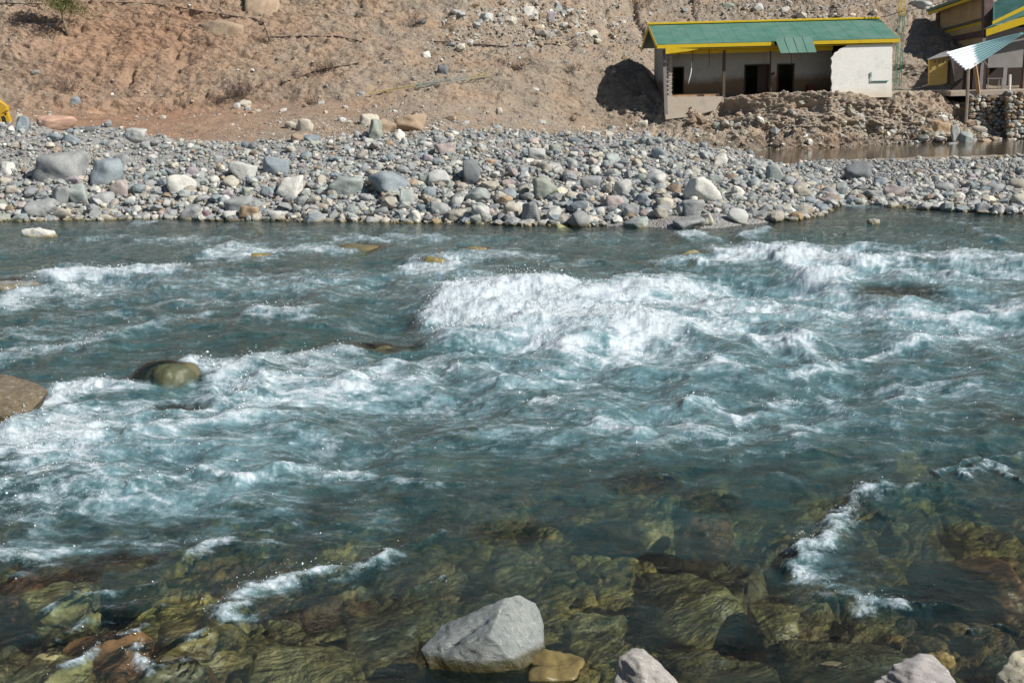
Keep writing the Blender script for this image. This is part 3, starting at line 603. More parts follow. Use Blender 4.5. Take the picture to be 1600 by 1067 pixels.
# back channel behind the right hand gravel flat
xs = np.linspace(9, 120, 500); ys = np.linspace(60, 80, 160); yy, xx = np.meshgrid(ys, xs, indexing='ij')
m, nt, b = newmat('still_muddy_water'); b.inputs['Base Color'].default_value = (0.085, 0.066, 0.045, 1); b.inputs['Roughness'].default_value = 0.08; b.inputs['IOR'].default_value = 1.333; b.inputs['Specular IOR Level'].default_value = 0.5
mp = N(nt, 'ShaderNodeMapping'); nt.links.new(geopos(nt), mp.inputs[0]); mp.inputs['Scale'].default_value = (0.5, 1.6, 1)
bump(nt, noise(nt, 3.0, 3, 0.5, mp.outputs[0]), 0.25, 0.03, b)
o = np_mesh('back_channel_water', np.stack([xx, yy, 0.10 + 0 * xx], -1).reshape(-1, 3), grid_faces(*xx.shape), [m]); tag(o, kind='structure')

# ================================================================== ROCKS
_ico = {}
def ico(k):
    if k not in _ico:
        bm = bmesh.new(); bmesh.ops.create_icosphere(bm, subdivisions=k, radius=1.0)
        _ico[k] = (np.array([v.co[:] for v in bm.verts]), np.array([[v.index for v in f.verts] for f in bm.faces])); bm.free()
    return _ico[k]
def noise3(P, s, seed):
    return (gn(P[:, 0] * s + P[:, 2] * s * .37, P[:, 1] * s - P[:, 2] * s * .61, seed) + gn(P[:, 1] * s + 5.2, P[:, 2] * s + P[:, 0] * s * .43, seed + 1) + gn(P[:, 2] * s - 3.1, P[:, 0] * s, seed + 2)) / 1.9
def rock_shape(k, seed, ang=0.5, rough=1.0):
    """unit rock: smooth-min of random planes (ang 0 round .. 1 sharp)"""
    g = np.random.default_rng(seed); D, F = ico(k)
    n = int(9 + 7 * (1 - ang)); nn = g.normal(size=(n, 3)); nn /= np.linalg.norm(nn, axis=1)[:, None]
    nn = np.concatenate([nn, [[0, 0, 1.0], [0, 0, -1], [1, 0, 0], [-1, 0, 0], [0, 1, 0], [0, -1, 0]]])
    dd = np.concatenate([g.uniform(0.62, 1.0, n), g.uniform(0.78, 1.0, 6)])
    p = 5 + 26 * ang
    c = np.clip(D @ nn.T, 0, None) / dd
    r = (c ** p).sum(1) ** (-1 / p)
    P = D * r[:, None]
    P = P * (1 + rough * (0.10 * noise3(P, 1.4, seed) + 0.05 * noise3(P, 3.5, seed + 5) + (0.022 * noise3(P, 9, seed + 9) if k > 2 else 0)))[:, None]
    P = P / np.abs(P).max(0)
    return P, F
ROCK_ME = {}
def add_rock(name, loc, size, rotz, seed, ang, col, k=3, tilt=(0, 0), mesh_key=None, rough=1.0, mat=None):
    key = mesh_key if mesh_key is not None else ('u', seed, k)
    if key not in ROCK_ME:
        P, F = rock_shape(k, seed, ang, rough)
        o = np_mesh(name, P, F, [mat or M_ROCK]); ROCK_ME[key] = o.data
    else:
        o = bpy.data.objects.new(name, ROCK_ME[key]); COL.objects.link(o)
    o.location = loc; o.scale = [s * 0.5 for s in size]; o.rotation_euler = (tilt[0], tilt[1], rotz)
    o.color = (*col, 1)
    return o
C = dict(grey=(.265,.275,.278), blue=(.215,.25,.275), dark=(.15,.16,.17), teal=(.285,.315,.305), white=(.55,.54,.50), pale=(.40,.405,.39), cream=(.46,.43,.36),
         beige=(.35,.325,.28), pink=(.35,.30,.285), purple=(.30,.27,.29), salmon=(.45,.29,.22), orange=(.36,.26,.17), brown=(.26,.20,.15), tan=(.33,.25,.18),
         green=(.27,.29,.25), maroon=(.24,.15,.15), brownw=(.21,.165,.07), gold=(.28,.225,.09), olive=(.24,.23,.11), reddish=(.30,.15,.08), khaki=(.42,.40,.21), darkol=(.15,.14,.085))
# x centre, y of the foot, width, height (photo px), colour, angularity, label, short phrase
HERO = [
 (80,203,54,20,'salmon',.35,'flat salmon pink boulder on the crest of the bank at far left','salmon pink boulder'),
 (33,206,22,22,'blue',.6,'blocky blue-grey rock just left of the salmon pink boulder','blocky blue-grey rock'),
 (15,208,12,9,'white',.3,'small round whitish stone in front of the yellow excavator arm','whitish stone by the excavator'),
 (210,224,34,22,'pale',.8,'pointed pale blue-grey rock perched on the bank crest, shaded underneath','pointed crest rock'),
 (92,288,68,48,'grey',.2,'large smooth brownish grey boulder half buried at left','large smooth brownish boulder'),
 (112,290,26,15,'purple',.3,'small purple stone lying against the large smooth brownish boulder','small purple stone'),
 (164,290,46,38,'blue',.6,'broad blue-grey boulder right of the large smooth brownish boulder','broad blue-grey boulder'),
 (187,262,36,20,'grey',.7,'grey slab leaning above the broad blue-grey boulder','leaning grey slab'),
 (107,226,27,14,'blue',.6,'low blue-grey rock below the salmon pink boulder','low blue-grey rock'),
 (10,274,24,18,'white',.4,'white rock at the left edge of the gravel bank','white rock at left edge'),
 (93,322,28,30,'grey',.5,'upright grey boulder, left one of a touching pair','left boulder of the pair'),
 (122,322,31,32,'teal',.4,'upright pale blue-green boulder, right one of a touching pair','right boulder of the pair'),
 (186,308,28,25,'pink',.9,'pinkish grey three-cornered rock','three-cornered pinkish rock'),
 (156,326,36,23,'grey',.6,'dark-footed grey boulder between the pair and the white egg stone','dark-footed grey boulder'),
 (62,341,44,26,'grey',.4,'wide grey boulder at the waterline on the left','wide waterline boulder'),
 (160,340,44,14,'beige',.5,'long low beige-grey rock at the waterline','long low waterline rock'),
 (284,306,40,32,'white',.9,'rough white slab-shaped rock leaning on the slope','rough white slab'),
 (286,310,24,12,'teal',.5,'small teal-grey stone at the foot of the rough white slab','small teal-grey stone'),
 (202,320,16,12,'white',.05,'small white egg-shaped stone','white egg stone'),
 (299,276,22,15,'purple',.7,'flat mauve stone above the rough white slab','flat mauve stone'),
 (265,262,16,10,'green',.05,'small pale green oval stone high on the bank','pale green oval stone'),
 (428,274,44,30,'blue',.8,'blue-grey slab lying high on the bank above the big white boulder','blue-grey high slab'),
 (378,282,42,28,'pale',.95,'pale greenish tilted slab in the middle of the slope','pale tilted slab'),
 (452,310,46,32,'white',.55,'big white boulder with faint cracks','big white boulder'),
 (418,310,21,18,'blue',.9,'small dark blue cube-like block left of the big white boulder','dark blue block'),
 (388,347,31,25,'orange',.5,'orange stained boulder standing in the water edge','orange waterline boulder'),
 (320,347,17,16,'maroon',.3,'reddish brown round stone at the waterline','reddish brown waterline stone'),
 (298,346,36,25,'grey',.6,'blocky grey boulder left of the reddish brown waterline stone','blocky grey waterline boulder'),
 (302,318,21,12,'cream',.3,'cream rounded cobble below the rough white slab','cream rounded cobble'),
 (370,335,44,24,'grey',.5,'broad grey boulder above the orange stained one','broad grey boulder'),
 (541,308,54,32,'teal',.55,'big pale teal boulder left of the largest blue-grey boulder','big pale teal boulder'),
 (606,306,76,38,'blue',.25,'largest blue-grey smooth boulder, casting a dark shadow to its left','largest blue-grey boulder'),
 (610,320,28,18,'beige',.5,'beige rock in front of the largest blue-grey boulder','beige rock in front'),
 (635,322,25,26,'teal',.45,'upright green-grey rock right of the beige one','upright green-grey rock'),
 (738,290,28,42,'dark',.45,'tall dark blue-grey stone standing on end','tall standing stone'),
 (697,242,34,20,'pink',.9,'pale pink tilted block with a black shadow at its left','pink tilted block'),
 (768,260,17,11,'orange',.4,'small orange-brown stone right of the tall standing stone','small orange-brown stone'),
 (838,260,15,10,'white',.3,'small bright white stone near the crest','bright white crest stone'),
 (686,292,34,28,'pale',1.,'pale wedge-shaped rock embedded in gravel','pale embedded wedge'),
 (748,318,40,24,'teal',.6,'teal slab-sided boulder below the tall standing stone','teal slab-sided boulder'),
 (794,314,27,20,'blue',.4,'blue-grey rounded rock right of the teal slab-sided boulder','blue-grey rounded rock'),
 (796,292,28,11,'pink',.4,'flat pinkish stone above the blue-grey rounded rock','flat pinkish stone'),
 (768,300,36,17,'beige',.6,'beige-grey low rock behind the teal slab-sided boulder','beige-grey low rock'),
 (852,312,38,34,'green',.7,'large greenish two-toned boulder','greenish two-toned boulder'),
 (925,298,34,22,'grey',.4,'rounded grey block at the middle of the right slope','rounded grey block'),
 (753,350,29,30,'pale',.5,'pale upright boulder at the waterline under the teal one','pale upright waterline boulder'),
 (800,346,32,34,'beige',.5,'beige pointed boulder at the waterline, left of two neighbours','left waterline neighbour'),
 (828,350,30,34,'grey',.4,'grey pointed boulder at the waterline, right of two neighbours','right waterline neighbour'),
 (712,347,36,20,'beige',.5,'low brownish boulder at the water edge','low brownish water boulder'),
 (647,345,20,17,'white',.4,'white wet-footed stone at the water edge','white wet-footed stone'),
 (686,337,32,21,'grey',.5,'grey split rock above the low brownish water boulder','grey split rock'),
 (840,252,30,20,'pale',1.,'wedge with one dark face lying near the crest','dark-faced crest wedge'),
 (868,241,21,16,'green',.1,'pale round green-grey stone on the crest','round crest stone'),
 (975,310,28,29,'pale',.05,'smooth pale egg-shaped boulder','smooth egg-shaped boulder'),
 (1098,318,54,42,'white',.75,'biggest white-green squared block on the right of the bank','white-green squared block'),
 (1086,336,34,24,'grey',.3,'round grey boulder in front of the white-green squared block','round grey boulder'),
 (962,332,29,26,'pink',.5,'pinkish boulder left below the smooth egg-shaped one','pinkish boulder'),
 (988,341,26,20,'grey',.5,'grey stone right of the pinkish boulder','grey stone by the pinkish'),
 (998,360,40,18,'teal',.8,'teal-grey slab dipping into the river','teal slab in river'),
 (1040,331,28,21,'cream',.4,'cream coloured boulder between egg stone and squared block','cream coloured boulder'),
 (1107,353,23,19,'cream',.5,'cream stone with a green wet foot at the water','green-footed cream stone'),
 (1154,350,32,22,'pale',.2,'smooth pale slanting stone last on the waterline before the spit','slanting pale stone'),
 (1128,258,22,18,'white',.3,'white smooth stone near the crest above the spit','white stone above spit'),
 (1057,267,25,14,'green',.3,'greenish cobble upslope of the white-green squared block','greenish upslope cobble'),
 (1159,301,15,8,'maroon',.3,'little maroon stone on the spit','little maroon stone'),
 (981,232,20,12,'teal',.9,'narrow slab stone leaning on the crest','narrow leaning crest slab'),
 (1078,362,48,20,'grey',.6,'long grey slab at the foremost point of the shore','long foremost slab'),
 (1005,321,25,19,'blue',.4,'blue-grey cobble right of the smooth egg-shaped boulder','blue-grey cobble by egg'),
 (1211,285,26,25,'teal',.2,'round blue-green boulder where the two gravel flats meet','round blue-green boulder'),
 (1345,283,40,27,'dark',.35,'solitary dark grey boulder on the right hand gravel flat','solitary dark boulder'),
 (1376,292,24,15,'blue',.7,'blue-green wedge right below the solitary dark boulder','blue-green wedge'),
 (1400,311,32,20,'pink',.7,'pinkish boulder on the right flat near the water','pinkish flat boulder'),
 (1418,319,15,10,'white',.4,'small white stone at the right flat waterline','small white flat stone'),
 (1370,312,30,15,'grey',.5,'grey low rock left of the pinkish boulder on the right flat','grey low flat rock'),
 (1315,303,20,17,'teal',.6,'teal rock at the head of the little inlet','teal inlet rock'),
 (1540,333,26,15,'grey',.5,'grey boulder at the water edge on the far right','grey far right boulder'),
 (1564,336,22,15,'pale',.5,'pale boulder touching the grey one on the far right','pale far right boulder'),
 (1450,330,24,12,'pale',.4,'pale cobble along the waterline of the right flat','pale right waterline cobble'),
]
# stones on the hillside and the eroded bank
HILLROCK = [
 (642,206,50,26,'tan',.6,'brown-topped boulder with a dark underside on the soil ledge','brown ledge boulder'),
 (576,195,30,17,'cream',.6,'cream boulder overhanging a dark hollow on the soil ledge','cream overhanging boulder'),
 (602,208,32,22,'tan',.6,'orange-beige boulder between the cream and brown ledge boulders','orange-beige ledge boulder'),
 (586,219,22,32,'green',.5,'upright greenish rock below the orange-beige ledge boulder','upright greenish rock'),
 (623,220,19,19,'white',.3,'white standing stone where soil meets grey gravel','white stone at soil edge'),
 (576,227,15,12,'pale',.1,'round pale stone left of the upright greenish rock','round pale soil stone'),
 (473,206,26,20,'cream',.5,'cream-tan boulder on the soil above the gravel','cream-tan soil boulder'),
 (465,223,24,13,'brown',.2,'smooth brown-grey rock under the cream-tan soil boulder','smooth brown-grey rock'),
 (452,202,16,12,'beige',.5,'small beige rock left of the cream-tan soil boulder','small beige soil rock'),
 (486,226,24,14,'blue',.4,'blue-grey rock at the top of the gravel near the soil boulders','blue-grey top rock'),
 (341,58,72,28,'tan',.4,'long tan rock embedded in the upper hillside with a dark crack under it','long embedded hill rock'),
 (408,26,50,38,'tan',.4,'pale pinkish outcrop at the top edge of the picture','pale top outcrop'),
 (382,168,18,12,'cream',.3,'cream stone beside the dirt track','cream track stone'),
 (370,170,10,9,'pale',.3,'small grey stone beside the cream track stone','small grey track stone'),
 (117,163,14,12,'blue',.4,'bluish stone alone on the dirt track','bluish track stone'),
 (665,91,15,11,'white',.3,'whitish stone on the middle hillside','whitish hillside stone'),
 (732,71,15,9,'white',.4,'white stone beside the black pipe','white stone at the pipe'),
 (833,30,20,15,'pale',.3,'rounded pale stone in the scree near the top','rounded scree stone'),
 (761,33,20,13,'pale',.6,'angular pale stone in the upper scree','angular scree stone'),
 (716,26,16,10,'pale',.5,'pale slab at the left end of the scree','pale scree slab'),
 (848,32,12,11,'tan',.5,'ochre stone beside the rounded scree stone','ochre scree stone'),
 (862,33,14,16,'purple',.5,'pinkish upright stone in the scree','pinkish scree stone'),
 (872,18,15,13,'teal',.4,'greenish stone above the scree','greenish scree stone'),
 (692,118,16,16,'dark',.8,'dark slab standing in the slope above the fallen lattice pole','dark slope slab'),
 (563,150,13,7,'grey',.3,'grey stone at the low end of the fallen lattice pole','grey stone at pole end'),
 (780,180,10,11,'cream',.6,'small pointed cream stone under the rilled bank','small pointed cream stone'),
 (1005,200,16,12,'cream',.5,'cream stone in front of the dark house shadow','cream stone by the shadow'),
 (1344,200,18,21,'pale',.4,'pale boulder embedded in the eroded bank','pale bank boulder'),
 (1125,203,22,12,'green',.4,'pale green boulder at the foot of the collapsed plinth','pale green bank boulder'),
 (1152,201,12,9,'pale',.4,'pale cobble right of the pale green bank boulder','pale bank cobble'),
 (1256,215,18,8,'white',.6,'white flat stone low on the eroded bank','white flat bank stone'),
 (1470,212,27,24,'orange',.9,'orange-tan angular block in the rubble by the back channel','orange-tan rubble block'),
 (1494,222,12,26,'pale',.8,'pale splintered rock sticking up from the rubble','pale splintered rock'),
 (1512,228,22,20,'teal',.7,'grey-green block in the rubble by the back channel','grey-green rubble block'),
 (1528,212,30,14,'beige',.7,'beige slab across the rubble','beige rubble slab'),
 (1543,231,22,14,'tan',.6,'tan block at the foot of the rubble','tan foot block'),
 (1490,236,18,12,'grey',.6,'grey block at the channel edge of the rubble','grey channel block'),
 (1430,245,16,8,'pale',.3,'pale stone at the edge of the back channel','pale channel stone'),
 (1247,248,14,8,'beige',.3,'beige stone at the muddy end of the back channel','beige channel stone'),
 (1137,14,22,10,'green',.3,'greenish boulder on the slope above the green roof','greenish roof boulder'),
 (1228,20,13,9,'white',.4,'white stone on the slope above the green roof','white roof stone'),
 (1185,26,12,8,'tan',.4,'tan stone on the slope above the green roof','tan roof stone'),
 (1447,14,30,11,'pale',.5,'pale slab on the slope behind the cable','pale slab behind cable'),
]
hero_px = []
def place(lst, grp, nm):
    for i, (px, py, w, h, c, ang, lab, short) in enumerate(lst):
        loc, dist, nrm = hit(px, py); s = dist / FPX
        sx = w * s * 1.04; sz = h * s * 1.18; sy = sx * RNG.uniform(0.7, 0.95)
        sy = min(sy, sz * 1.9)
        l = Vector((loc.x, loc.y + sy * 0.42, loc.z + sz * 0.34)); 
        col = np.array(C[c]) * RNG.uniform(0.92, 1.1)
        o = add_rock(nm, l, (sx, sy, sz), RNG.uniform(-.25, .25), 1000 + len(hero_px) * 7, ang, col, 4, (RNG.uniform(-.12, .12), RNG.uniform(-.15, .15)))
        tag(o, lab, 'rock', grp); hero_px.append((px, py - h / 2, w, h, short, 'bank' if nm == 'boulder' else 'hill'))
place(HERO, 'rocks on the gravel bank', 'boulder')
place(HILLROCK, 'rocks on the hillside', 'hillside_rock')

for i, (px, py, w, h, c, ang, top, lab) in enumerate(RIV):
    cx, cy, sx, sy, sz, top = riv_geom(px, py, w, h, top)
    o = add_rock('river_rock', (cx, cy, top - sz * 0.5), (sx, sy, sz), RNG.uniform(-.2, .2), 5000 + i * 13, ang, np.array(C[c]) * 1.0, 5, rough=1.5, mat=M_ROCK if c in ('white', 'beige') else M_RIVERROCK)
    tag(o, lab, 'rock', 'rocks in the river')

# hand shaped foreground rocks: outline points with their own distance
def hull_rock(name, pts, col, seed, label, cuts=5, crease=None, amp=0.012, rid=1.0):
    bm = bmesh.new()
    for (px, py, Yd) in pts: bm.verts.new(PY(px, py, Yd))
    r = bmesh.ops.convex_hull(bm, input=bm.verts)
    bmesh.ops.delete(bm, geom=[v for v in bm.verts if not v.link_faces], context='VERTS')
    for i in range(cuts):
        bmesh.ops.subdivide_edges(bm, edges=[e for e in bm.edges if e.calc_length() > 0.028], cuts=1, use_grid_fill=True)
        bmesh.ops.triangulate(bm, faces=bm.faces)
        if i == cuts - 1: bmesh.ops.smooth_vert(bm, verts=bm.verts, factor=0.25, use_axis_x=True, use_axis_y=True, use_axis_z=True)
    bm.normal_update()
    P = np.array([v.co[:] for v in bm.verts]); Nn = np.array([v.normal[:] for v in bm.verts])
    d = 1.3 * amp * noise3(P, 3.0, seed) + amp * noise3(P, 9, seed + 3) + amp * 0.6 * noise3(P, 28, seed + 5)
    d += amp * 0.8 * rid * (1 - np.abs(gn((P[:, 0] * .5 + P[:, 2] * 1.2) * 14, P[:, 1] * 6 + P[:, 0] * 3, seed + 8)) * 2.2)
    if crease is not None:
        a, b_, wd, dep = crease; a = np.array(PY(*a)); b_ = np.array(PY(*b_)); ab = b_ - a
        t = np.clip(((P - a) @ ab) / (ab @ ab), 0, 1); q = np.linalg.norm(P - a - t[:, None] * ab, axis=1)
        d -= dep * np.exp(-(q / wd) ** 2)
    P = P + Nn * d[:, None]
    c = P.mean(0)
    o = np_mesh(name, P - c, np.array([[v.index for v in f.verts] for f in bm.faces]), [M_FORE], smooth=True); bm.free()
    o.location = c; o.color = (*col, 1); tag(o, label, 'rock', None)
    return o
def fore_mat():
    m = M_ROCK.copy(); m.name = 'veined_schist'; nt = m.node_tree; b = nt.nodes['Principled BSDF']
    src = b.inputs['Base Color'].links[0].from_socket
    mp = N(nt, 'ShaderNodeMapping'); mp.inputs['Rotation'].default_value = (0.4, 0.9, 0.5); mp.inputs['Scale'].default_value = (2.0, 14.0, 5.0)
    nt.links.new(geopos(nt), mp.inputs[0]); nv = noise(nt, 2.2, 6, 0.7, mp.outputs[0], 1.6); nf = noise(nt, 60, 4, 0.75, geopos(nt))
    c = mixc(nt, mapr(nt, nv, 0.55, 0.66, 0, 0.45), src, (0.52, 0.53, 0.52))
    c = mixc(nt, mapr(nt, nv, 0.44, 0.33, 0, 0.65), c, (0.09, 0.095, 0.10))
    c = mixc(nt, mapr(nt, nf, 0.4, 0.65, 0, 0.4), c, mixc(nt, 1.0, c, (1.5, 1.5, 1.5), 'MULTIPLY'))
    sz_ = nt.nodes.new('ShaderNodeSeparateXYZ'); nt.links.new(geopos(nt), sz_.inputs[0])
    wet = mapr(nt, math_(nt, 'ADD', sz_.outputs['Z'], math_(nt, 'MULTIPLY', nv, -.12)), 0.06, 0.02)
    c = mixc(nt, wet, c, mixc(nt, 1.0, c, (.36, .33, .22), 'MULTIPLY')); nt.links.new(mapr(nt, wet, 0, 1, .85, .25), b.inputs['Roughness'])
    nt.links.new(c, b.inputs['Base Color'])
    bump(nt, math_(nt, 'ADD', nv, math_(nt, 'MULTIPLY', nf, 0.35)), 0.9, 0.02, b)
    return m
M_FORE = fore_mat()
Yb = PZ(745, 1045, 0).y
hull_rock('foreground_rock', [(790,934,Yb+.26),(812,929,Yb+.36),(838,942,Yb+.42),(849,966,Yb+.44),(846,1000,Yb+.40),(852,1020,Yb+.20),(815,1048,Yb-.02),(745,1052,Yb-.06),(672,1046,Yb+.04),
   (657,1014,Yb+.14),(690,978,Yb+.34),(764,992,Yb-.04),(820,1080,Yb+.1),(690,1085,Yb+.1),(760,1000,Yb+.6),(690,1030,Yb+.5),(830,1030,Yb+.6)],
   (.205,.225,.225), 61, 'large grey veined angular rock standing out of the water at the bottom centre', 6, ((786,958,Yb+.18),(705,1006,Yb+.06),.035,.055), 0.010, .6)
Yb2 = 7.9
hull_rock('foreground_rock', [(985,1012,Yb2+.1),(1005,1014,Yb2+.12),(1030,1035,Yb2+.05),(1058,1066,Yb2-.02),(1066,1100,Yb2-.05),(958,1100,Yb2-.1),(962,1055,Yb2-.02),(965,1028,Yb2+.04),(1000,1040,Yb2-.1),(1010,1090,Yb2-.2),(1000,1060,Yb2+.4),(1040,1090,Yb2+.35),(970,1090,Yb2+.35)],
   (.31,.295,.28), 67, 'rounded pinkish grey rock cut by the bottom edge, right of the grey veined one', 5)
hull_rock('foreground_rock', [(1440,1020,Yb2+.12),(1455,1022,Yb2+.12),(1478,1040,Yb2+.1),(1495,1072,Yb2),(1500,1110,Yb2-.05),(1355,1110,Yb2-.1),(1362,1070,Yb2),(1395,1040,Yb2+.02),(1425,1050,Yb2-.08),(1430,1100,Yb2-.2),(1440,1060,Yb2+.4),(1480,1100,Yb2+.35),(1380,1100,Yb2+.35)],
   (.30,.285,.285), 71, 'mauve-grey peaked rock cut by the bottom edge on the right', 5)
hull_rock('foreground_rock', [(1585,1018,Yb2+.15),(1615,1012,Yb2+.15),(1660,1040,Yb2),(1670,1110,Yb2-.05),(1545,1110,Yb2-.1),(1556,1060,Yb2+.02),(1575,1035,Yb2+.08),(1600,1060,Yb2-.1),(1610,1100,Yb2-.2),(1600,1050,Yb2+.45)],
   (.44,.41,.31), 73, 'cream and yellow rock in the lower right corner', 5)
Yl = PZ(20, 655, 0).y
hull_rock('brown_boulder', [(-90,600,Yl+1.0),(-40,585,Yl+.9),(8,585,Yl+.75),(40,592,Yl+.6),(70,606,Yl+.45),(76,612,Yl+.2),(50,640,Yl+.0),(8,662,Yl-.15),(-60,680,Yl-.3),(-120,660,Yl),(-60,620,Yl-.1),(20,612,Yl+.1),(30,690,Yl+.4),(-80,720,Yl+.4),(60,650,Yl+.7),(0,640,Yl+1.3)],
   (.145,.115,.075), 79, 'brown speckled boulder jutting in from the left edge of the rapids', 5, None, .014, 0.0)

# ---- further rocks of the bank, each its own object, then the rest as loose stones
def to_px(P):
    q = np.asarray(P) - np.array(CO); zf = q @ np.array(f0)
    return 800 + FPX * (q @ np.array(cr)) / zf, 533.5 - FPX * (q @ np.array(cu)) / zf
PXH = np.array([[a[0], a[1], a[2], a[3]] for a in hero_px])
def bank_points(n, seed):
    g = np.random.default_rng(seed)
    yy = g.uniform(38, 62, n * 3); xx = g.uniform(-0.60, 0.64, n * 3) * yy
    t = yy - Yw(xx); s = t / np.maximum(1, crestY(xx) - Yw(xx))
    ok = (t > -0.35) & (s < 1.12) & ((xx < 14) | (yy < 59.5))
    xx, yy, t, s = xx[ok][:n], yy[ok][:n], t[ok][:n], s[ok][:n]
    return xx, yy, t, s
protos = [('p', i) for i in range(26)]
cols_list = [('grey', .26), ('blue', .16), ('pale', .15), ('teal', .12), ('beige', .13), ('green', .05), ('pink', .04), ('purple', .03), ('white', .05), ('cream', .03), ('dark', .02), ('orange', .01), ('brown', .03)]
cn = [c[0] for c in cols_list]; cw = np.array([c[1] for c in cols_list]); cw /= cw.sum()
xx, yy, t, s = bank_points(6000, 21)
size = 0.26 + RNG.pareto(3.2, len(xx)) * 0.20; size = np.minimum(size, 1.0) * np.interp(s, [0, .35, .6, 1.1], [1.25, 1.0, .72, .6])
size *= np.where(xx > 13, .75, 1)
zz = bank_h(xx, yy); pxs, pys = to_px(np.stack([xx, yy, zz], -1)); sp = size / (yy + 1) * FPX
order = np.argsort(-size); taken = [tuple(r) for r in PXH]; picks = []
N_IND = 300 - len(HERO) - 5
for i in order:
    if len(picks) >= N_IND: break
    if not (-10 < pxs[i] < 1610): continue
    w = sp[i]; bad = False
    for (a, b_, c_, d_) in taken:
        if abs(a - pxs[i]) < (c_ + w) * 0.44 and abs(b_ - pys[i]) < (d_ + w * .7) * 0.42: bad = True; break
    if bad: continue
    taken.append((pxs[i], pys[i] - w * .2, w, w * .7)); picks.append(i)
cw_word = dict(grey='grey', blue='blue-grey', pale='pale grey', teal='greenish grey', beige='beige', green='olive grey', pink='pinkish', purple='mauve', white='whitish', cream='cream', dark='dark grey', orange='rusty', brown='brown')
used = set()
bh = [h for h in hero_px if h[5] == 'bank']
for i in picks:
    ck = cn[RNG.choice(len(cn), p=cw)] if s[i] > 0.25 else cn[RNG.choice(len(cn), p=(cw * np.array([1.3,.5,1.2,.6,2.2,.6,1,.6,1.2,1.4,1,1.5,1.6])) / (cw * np.array([1.3,.5,1.2,.6,2.2,.6,1,.6,1.2,1.4,1,1.5,1.6])).sum())]
    kk = int(RNG.integers(26)); ang = (kk % 6) / 6.0
    sx = size[i] * RNG.uniform(.9, 1.2); sy = size[i] * RNG.uniform(.7, 1.0); sz = size[i] * RNG.uniform(.5, .85)
    o = add_rock('cobble', (xx[i], yy[i], zz[i] + sz * .26), (sx, sy, sz), RNG.uniform(0, 6.28), 300 + kk, ang, np.array(C[ck]) * RNG.uniform(.85, 1.15), 3, (RNG.uniform(-.3, .3), RNG.uniform(-.3, .3)), ('p', kk))
    word = 'boulder' if sp[i] > 20 else 'rock' if sp[i] > 14 else 'cobble'
    shp = 'rounded' if ang < .34 else 'blocky' if ang < .67 else 'angular'
    lab = None
    near = sorted(bh, key=lambda h: (h[0] - pxs[i]) ** 2 + (1.5 * (h[1] - pys[i])) ** 2)[:12]
    for h in near:
        dx, dy = pxs[i] - h[0], pys[i] - h[1]
        dr = ('right of' if dx > 0 else 'left of') if abs(dx) > 1.6 * abs(dy) else ('below' if dy > 0 else 'above') if abs(dy) > 1.6 * abs(dx) else ('below and right of' if dx > 0 else 'below and left of') if dy > 0 else ('above and right of' if dx > 0 else 'above and left of')
        cand = f"{cw_word[ck]} {shp} {word} {dr} the {h[4]}"
        if cand not in used: lab = cand; break
    used.add(lab); tag(o, lab or f"{cw_word[ck]} {shp} {word} on the gravel bank", 'rock', 'cobbles strewn on the gravel bank')

def scatter_mesh(name, P, size, cols, seed, k=1, flat=(.5, .85), angs=6, mat=M_STONE, tilt=.5):
    g = np.random.default_rng(seed); n = len(P); which = g.integers(0, 14, n); VS, FS_, CS = [], [], []; off = 0
    for j in range(14):
        I = np.nonzero(which == j)[0]
        if not len(I): continue
        kk = k
        Pv, Fv = rock_shape(kk, seed + j, (j % angs) / angs, 0.8); nv = len(Pv)
        sc_ = np.stack([g.uniform(.8, 1.25, len(I)), g.uniform(.65, 1, len(I)), g.uniform(*flat, len(I))], -1) * size[I][:, None] * .5
        a = g.uniform(0, 6.283, len(I)); tx, ty = g.uniform(-tilt, tilt, (2, len(I)))
        V = Pv[None] * sc_[:, None, :]
        c, s_ = np.cos(tx)[:, None], np.sin(tx)[:, None]; V = np.stack([V[..., 0], V[..., 1] * c - V[..., 2] * s_, V[..., 1] * s_ + V[..., 2] * c], -1)
        c, s_ = np.cos(ty)[:, None], np.sin(ty)[:, None]; V = np.stack([V[..., 0] * c + V[..., 2] * s_, V[..., 1], V[..., 2] * c - V[..., 0] * s_], -1)
        c, s_ = np.cos(a)[:, None], np.sin(a)[:, None]; V = np.stack([V[..., 0] * c - V[..., 1] * s_, V[..., 0] * s_ + V[..., 1] * c, V[..., 2]], -1)
        V = V + P[I][:, None, :]
        VS.append(V.reshape(-1, 3)); FS_.append((Fv[None] + (np.arange(len(I)) * nv)[:, None, None] + off).reshape(-1, 3)); CS.append(np.repeat(cols[I], nv, 0)); off += nv * len(I)
    return np_mesh(name, np.concatenate(VS), np.concatenate(FS_), [mat], smooth=False, cols=np.concatenate(CS))
n = 29000
xx, yy, t, s = bank_points(n, 22); g = np.random.default_rng(5)
size = (0.075 + g.pareto(2.6, len(xx)) * 0.075); size = np.minimum(size, .38) * np.interp(s, [0, .3, .6, 1.1], [1.6, 1.15, .9, .85])
zz = bank_h(xx, yy)
ci = g.choice(len(cn), len(xx), p=cw); cc = np.array([C[c] for c in cn])[ci] * g.uniform(.8, 1.2, len(xx))[:, None]
o = scatter_mesh('loose_gravel_stones', np.stack([xx, yy, zz + size * .22], -1), size, cc, 400, 1); tag(o, 'countless small grey stones covering the gravel bank', 'gravel', kind='stuff')
